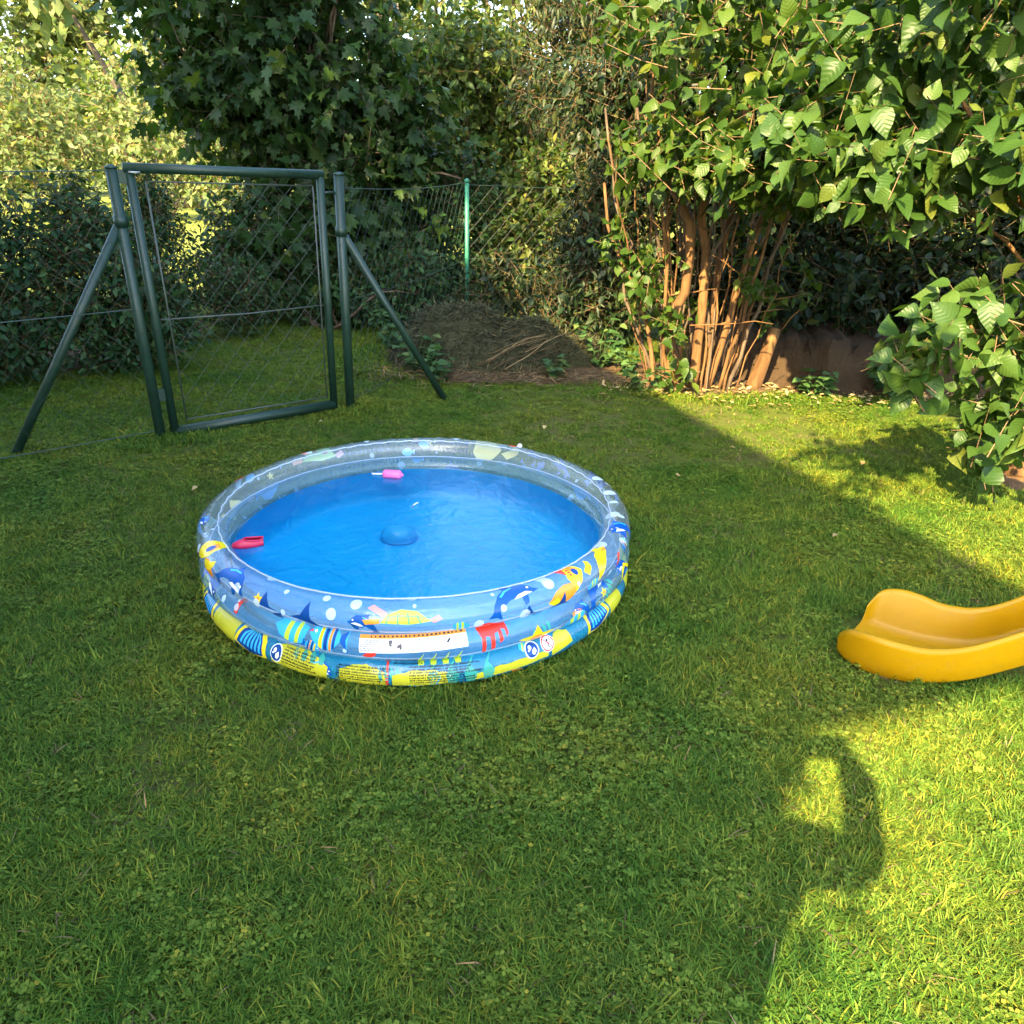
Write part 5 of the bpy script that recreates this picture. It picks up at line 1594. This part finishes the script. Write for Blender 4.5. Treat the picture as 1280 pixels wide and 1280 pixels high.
tufts = bpy.data.collections.new('grass_tufts')
srcs = [tuft('grass_tuft', 1, 80, 0.055, 0.027, 0.0014, 1.4, M['grass']), tuft('grass_tuft', 2, 80, 0.055, 0.023, 0.0017, 1.7, M['grass']), tuft('grass_tuft', 3, 70, 0.055, 0.031, 0.0013, 1.2, M['grass']),
        clover('grass_tuft', 4, 22, 0.06, 0.022, M['clover']), tuft('grass_tuft', 5, 16, 0.045, 0.044, 0.0014, 1.0, M['grass']), tuft('grass_tuft', 6, 9, 0.07, 0.026, 0.0014, 2.2, M['straw'])]
for s in srcs:
    tufts.objects.link(s)

def grass():
    rs = np.random.default_rng(99)
    # jittered points, denser towards the viewer
    cells = []
    for (y0, y1, x0, x1, step) in ((0.2, 2.4, -2.6, 3.0, 0.040), (2.4, 4.2, -3.6, 4.0, 0.047), (4.2, 6.6, -5.6, 4.4, 0.06), (6.6, 9.2, -5.6, 1.4, 0.075)):
        gx, gy = np.meshgrid(np.arange(x0, x1, step), np.arange(y0, y1, step))
        p = np.stack([gx.ravel(), gy.ravel()], 1) + rs.uniform(-0.5, 0.5, (gx.size, 2)) * step
        cells.append(p)
    P = np.concatenate(cells)
    x, y = P[:, 0], P[:, 1]
    keep = np.hypot(x - PC[0], y - PC[1]) > 0.865
    fr = np.abs(x) < 0.75 * y + 2.2
    keep &= fr
    def nz(a, b, s):
        return np.sin(a * s + 1.3 * np.sin(b * s * 0.7)) * np.sin(b * s * 1.1 + 0.9 * np.sin(a * s * 0.8 + 2))
    for (cx, cy, rx, ry, rot) in (BEDS[0], (-0.15, 7.1, 1.1, 0.75, 0), BEDS[1], BEDS[3], (-4.5, 6.4, 1.6, 0.45, 0.3)):
        dx, dy = x - cx, y - cy
        ux, uy = dx * math.cos(rot) + dy * math.sin(rot), -dx * math.sin(rot) + dy * math.cos(rot)
        q = (ux / rx) ** 2 + (uy / ry) ** 2
        keep &= ~((q < 1.0 + 0.25 * nz(x, y, 9)) & (rs.random(len(x)) < 1.15 - 0.35 * q))
    keep &= ~((y > 6.0 - 0.06 * (x - 2)) & (x > 1.75))
    keep &= ~((x > 1.22) & (x < 1.95) & (y > 2.235) & (y < 2.66) & ((y - 2.25) < (x - 1.15) * 2.2))
    patch = nz(x, y, 2.1) + 0.5 * nz(x + 4, y, 5.3)
    keep &= ~((patch > 1.05) & (rs.random(len(x)) < 0.15))
    worn = ((x - 0.95) / 1.3) ** 2 + ((y - 5.1) / 0.8) ** 2 + 0.5 * nz(x, y, 4.0)
    keep &= ~((worn < 0.9) & (rs.random(len(x)) < 0.3))
    P = P[keep]; patch = patch[keep]; worn = worn[keep]
    n = len(P)
    r = rs.random(n)
    cl = nz(P[:, 0] + 9, P[:, 1] - 3, 3.0) + 0.4 * rs.normal(size=n)
    idx = rs.integers(0, 3, n)
    idx = np.where((cl > 0.35) & (r < 0.42) | (r < 0.06), 3, idx)
    idx = np.where((r > 0.93), 4, idx)
    idx = np.where((rs.random(n) < 0.07 + 0.10 * (patch > 0.5) + 0.28 * (worn < 0.9)), 5, idx)
    far = P[:, 1] > 3.8
    sc = (0.75 + 0.5 * rs.random(n)) * (1 - 0.12 * (patch > 0.6))
    # longer grass where the mower does not reach
    edge = (np.abs(P[:, 1] - 6.0) < 0.25) & (P[:, 0] > 0.5)
    sc = np.where(edge & (rs.random(n) < 0.4), sc * 1.7, sc)
    near_post = np.minimum(np.hypot(P[:, 0] - GL.x, P[:, 1] - GL.y), np.hypot(P[:, 0] - GR.x, P[:, 1] - GR.y)) < 0.22
    sc = np.where(near_post, sc * 1.6, sc)
    rim = np.hypot(P[:, 0] - PC[0], P[:, 1] - PC[1])
    sc = np.where((rim < 0.95) & (rs.random(n) < 0.6), sc * 1.45, sc)
    sc = np.where((P[:, 1] > 6.2) & (P[:, 0] > -1.6) & (P[:, 0] < -0.7), sc * 1.7, sc)
    z = np.array([lawn_z(a, b) for a, b in P])
    me = bpy.data.meshes.new('grass')
    me.vertices.add(n)
    me.vertices.foreach_set('co', np.column_stack([P, z]).astype(np.float32).ravel())
    a = me.attributes.new('rot', 'FLOAT_VECTOR', 'POINT')
    a.data.foreach_set('vector', np.column_stack([rs.normal(size=n) * 0.08, rs.normal(size=n) * 0.08, rs.random(n) * 6.283]).astype(np.float32).ravel())
    a = me.attributes.new('sc', 'FLOAT', 'POINT')
    a.data.foreach_set('value', sc.astype(np.float32))
    a = me.attributes.new('idx', 'INT', 'POINT')
    a.data.foreach_set('value', idx.astype(np.int32))
    o = link_mesh('grass', me, None, 'stuff')
    tag(o, 'short mown lawn grass with clover and dry patches', 'grass')
    ng = bpy.data.node_groups.new('grass_scatter', 'GeometryNodeTree')
    ng.interface.new_socket('Geometry', in_out='INPUT', socket_type='NodeSocketGeometry')
    ng.interface.new_socket('Geometry', in_out='OUTPUT', socket_type='NodeSocketGeometry')
    gi, go = ng.nodes.new('NodeGroupInput'), ng.nodes.new('NodeGroupOutput')
    ip = ng.nodes.new('GeometryNodeInstanceOnPoints')
    ci = ng.nodes.new('GeometryNodeCollectionInfo')
    ci.inputs['Collection'].default_value = tufts
    ci.inputs['Separate Children'].default_value = True
    ci.inputs['Reset Children'].default_value = True
    ip.inputs['Pick Instance'].default_value = True
    def attr(nm, t):
        nd = ng.nodes.new('GeometryNodeInputNamedAttribute')
        nd.data_type = t
        nd.inputs[0].default_value = nm
        return nd.outputs[0]
    L = ng.links.new
    L(gi.outputs[0], ip.inputs['Points'])
    L(ci.outputs[0], ip.inputs['Instance'])
    L(attr('idx', 'INT'), ip.inputs['Instance Index'])
    L(attr('rot', 'FLOAT_VECTOR'), ip.inputs['Rotation'])
    L(attr('sc', 'FLOAT'), ip.inputs['Scale'])
    L(ip.outputs[0], go.inputs[0])
    o.modifiers.new('scatter', 'NODES').node_group = ng
grass()

# fallen leaves on the lawn
fl_me = [np_mesh('fallen_leaf', tp[0], tp[1], M['dry_leaf']) for tp in (HEART, HEART2, OVAL)]
for i, (x, y) in enumerate([(-1.65, 3.75), (-0.62, 4.62), (-1.28, 4.95), (0.2, 4.95), (0.92, 4.1), (1.75, 3.0), (1.55, 3.35), (-0.1, 5.6), (0.3, 5.4), (1.35, 4.6), (2.1, 4.4)]):
    rs = np.random.default_rng(500 + i)
    o = link_mesh('fallen_leaf', fl_me[i % 3])
    s = 0.026 + 0.018 * rs.random()
    o.location = (x, y, 0.042)
    o.rotation_euler = (rs.normal() * 0.2, rs.normal() * 0.2, rs.random() * 6.28)
    o.scale = (s, s, s)
    tag(o, 'small dry fallen leaf lying on the lawn grass', 'leaf', 'fallen leaves on the lawn')
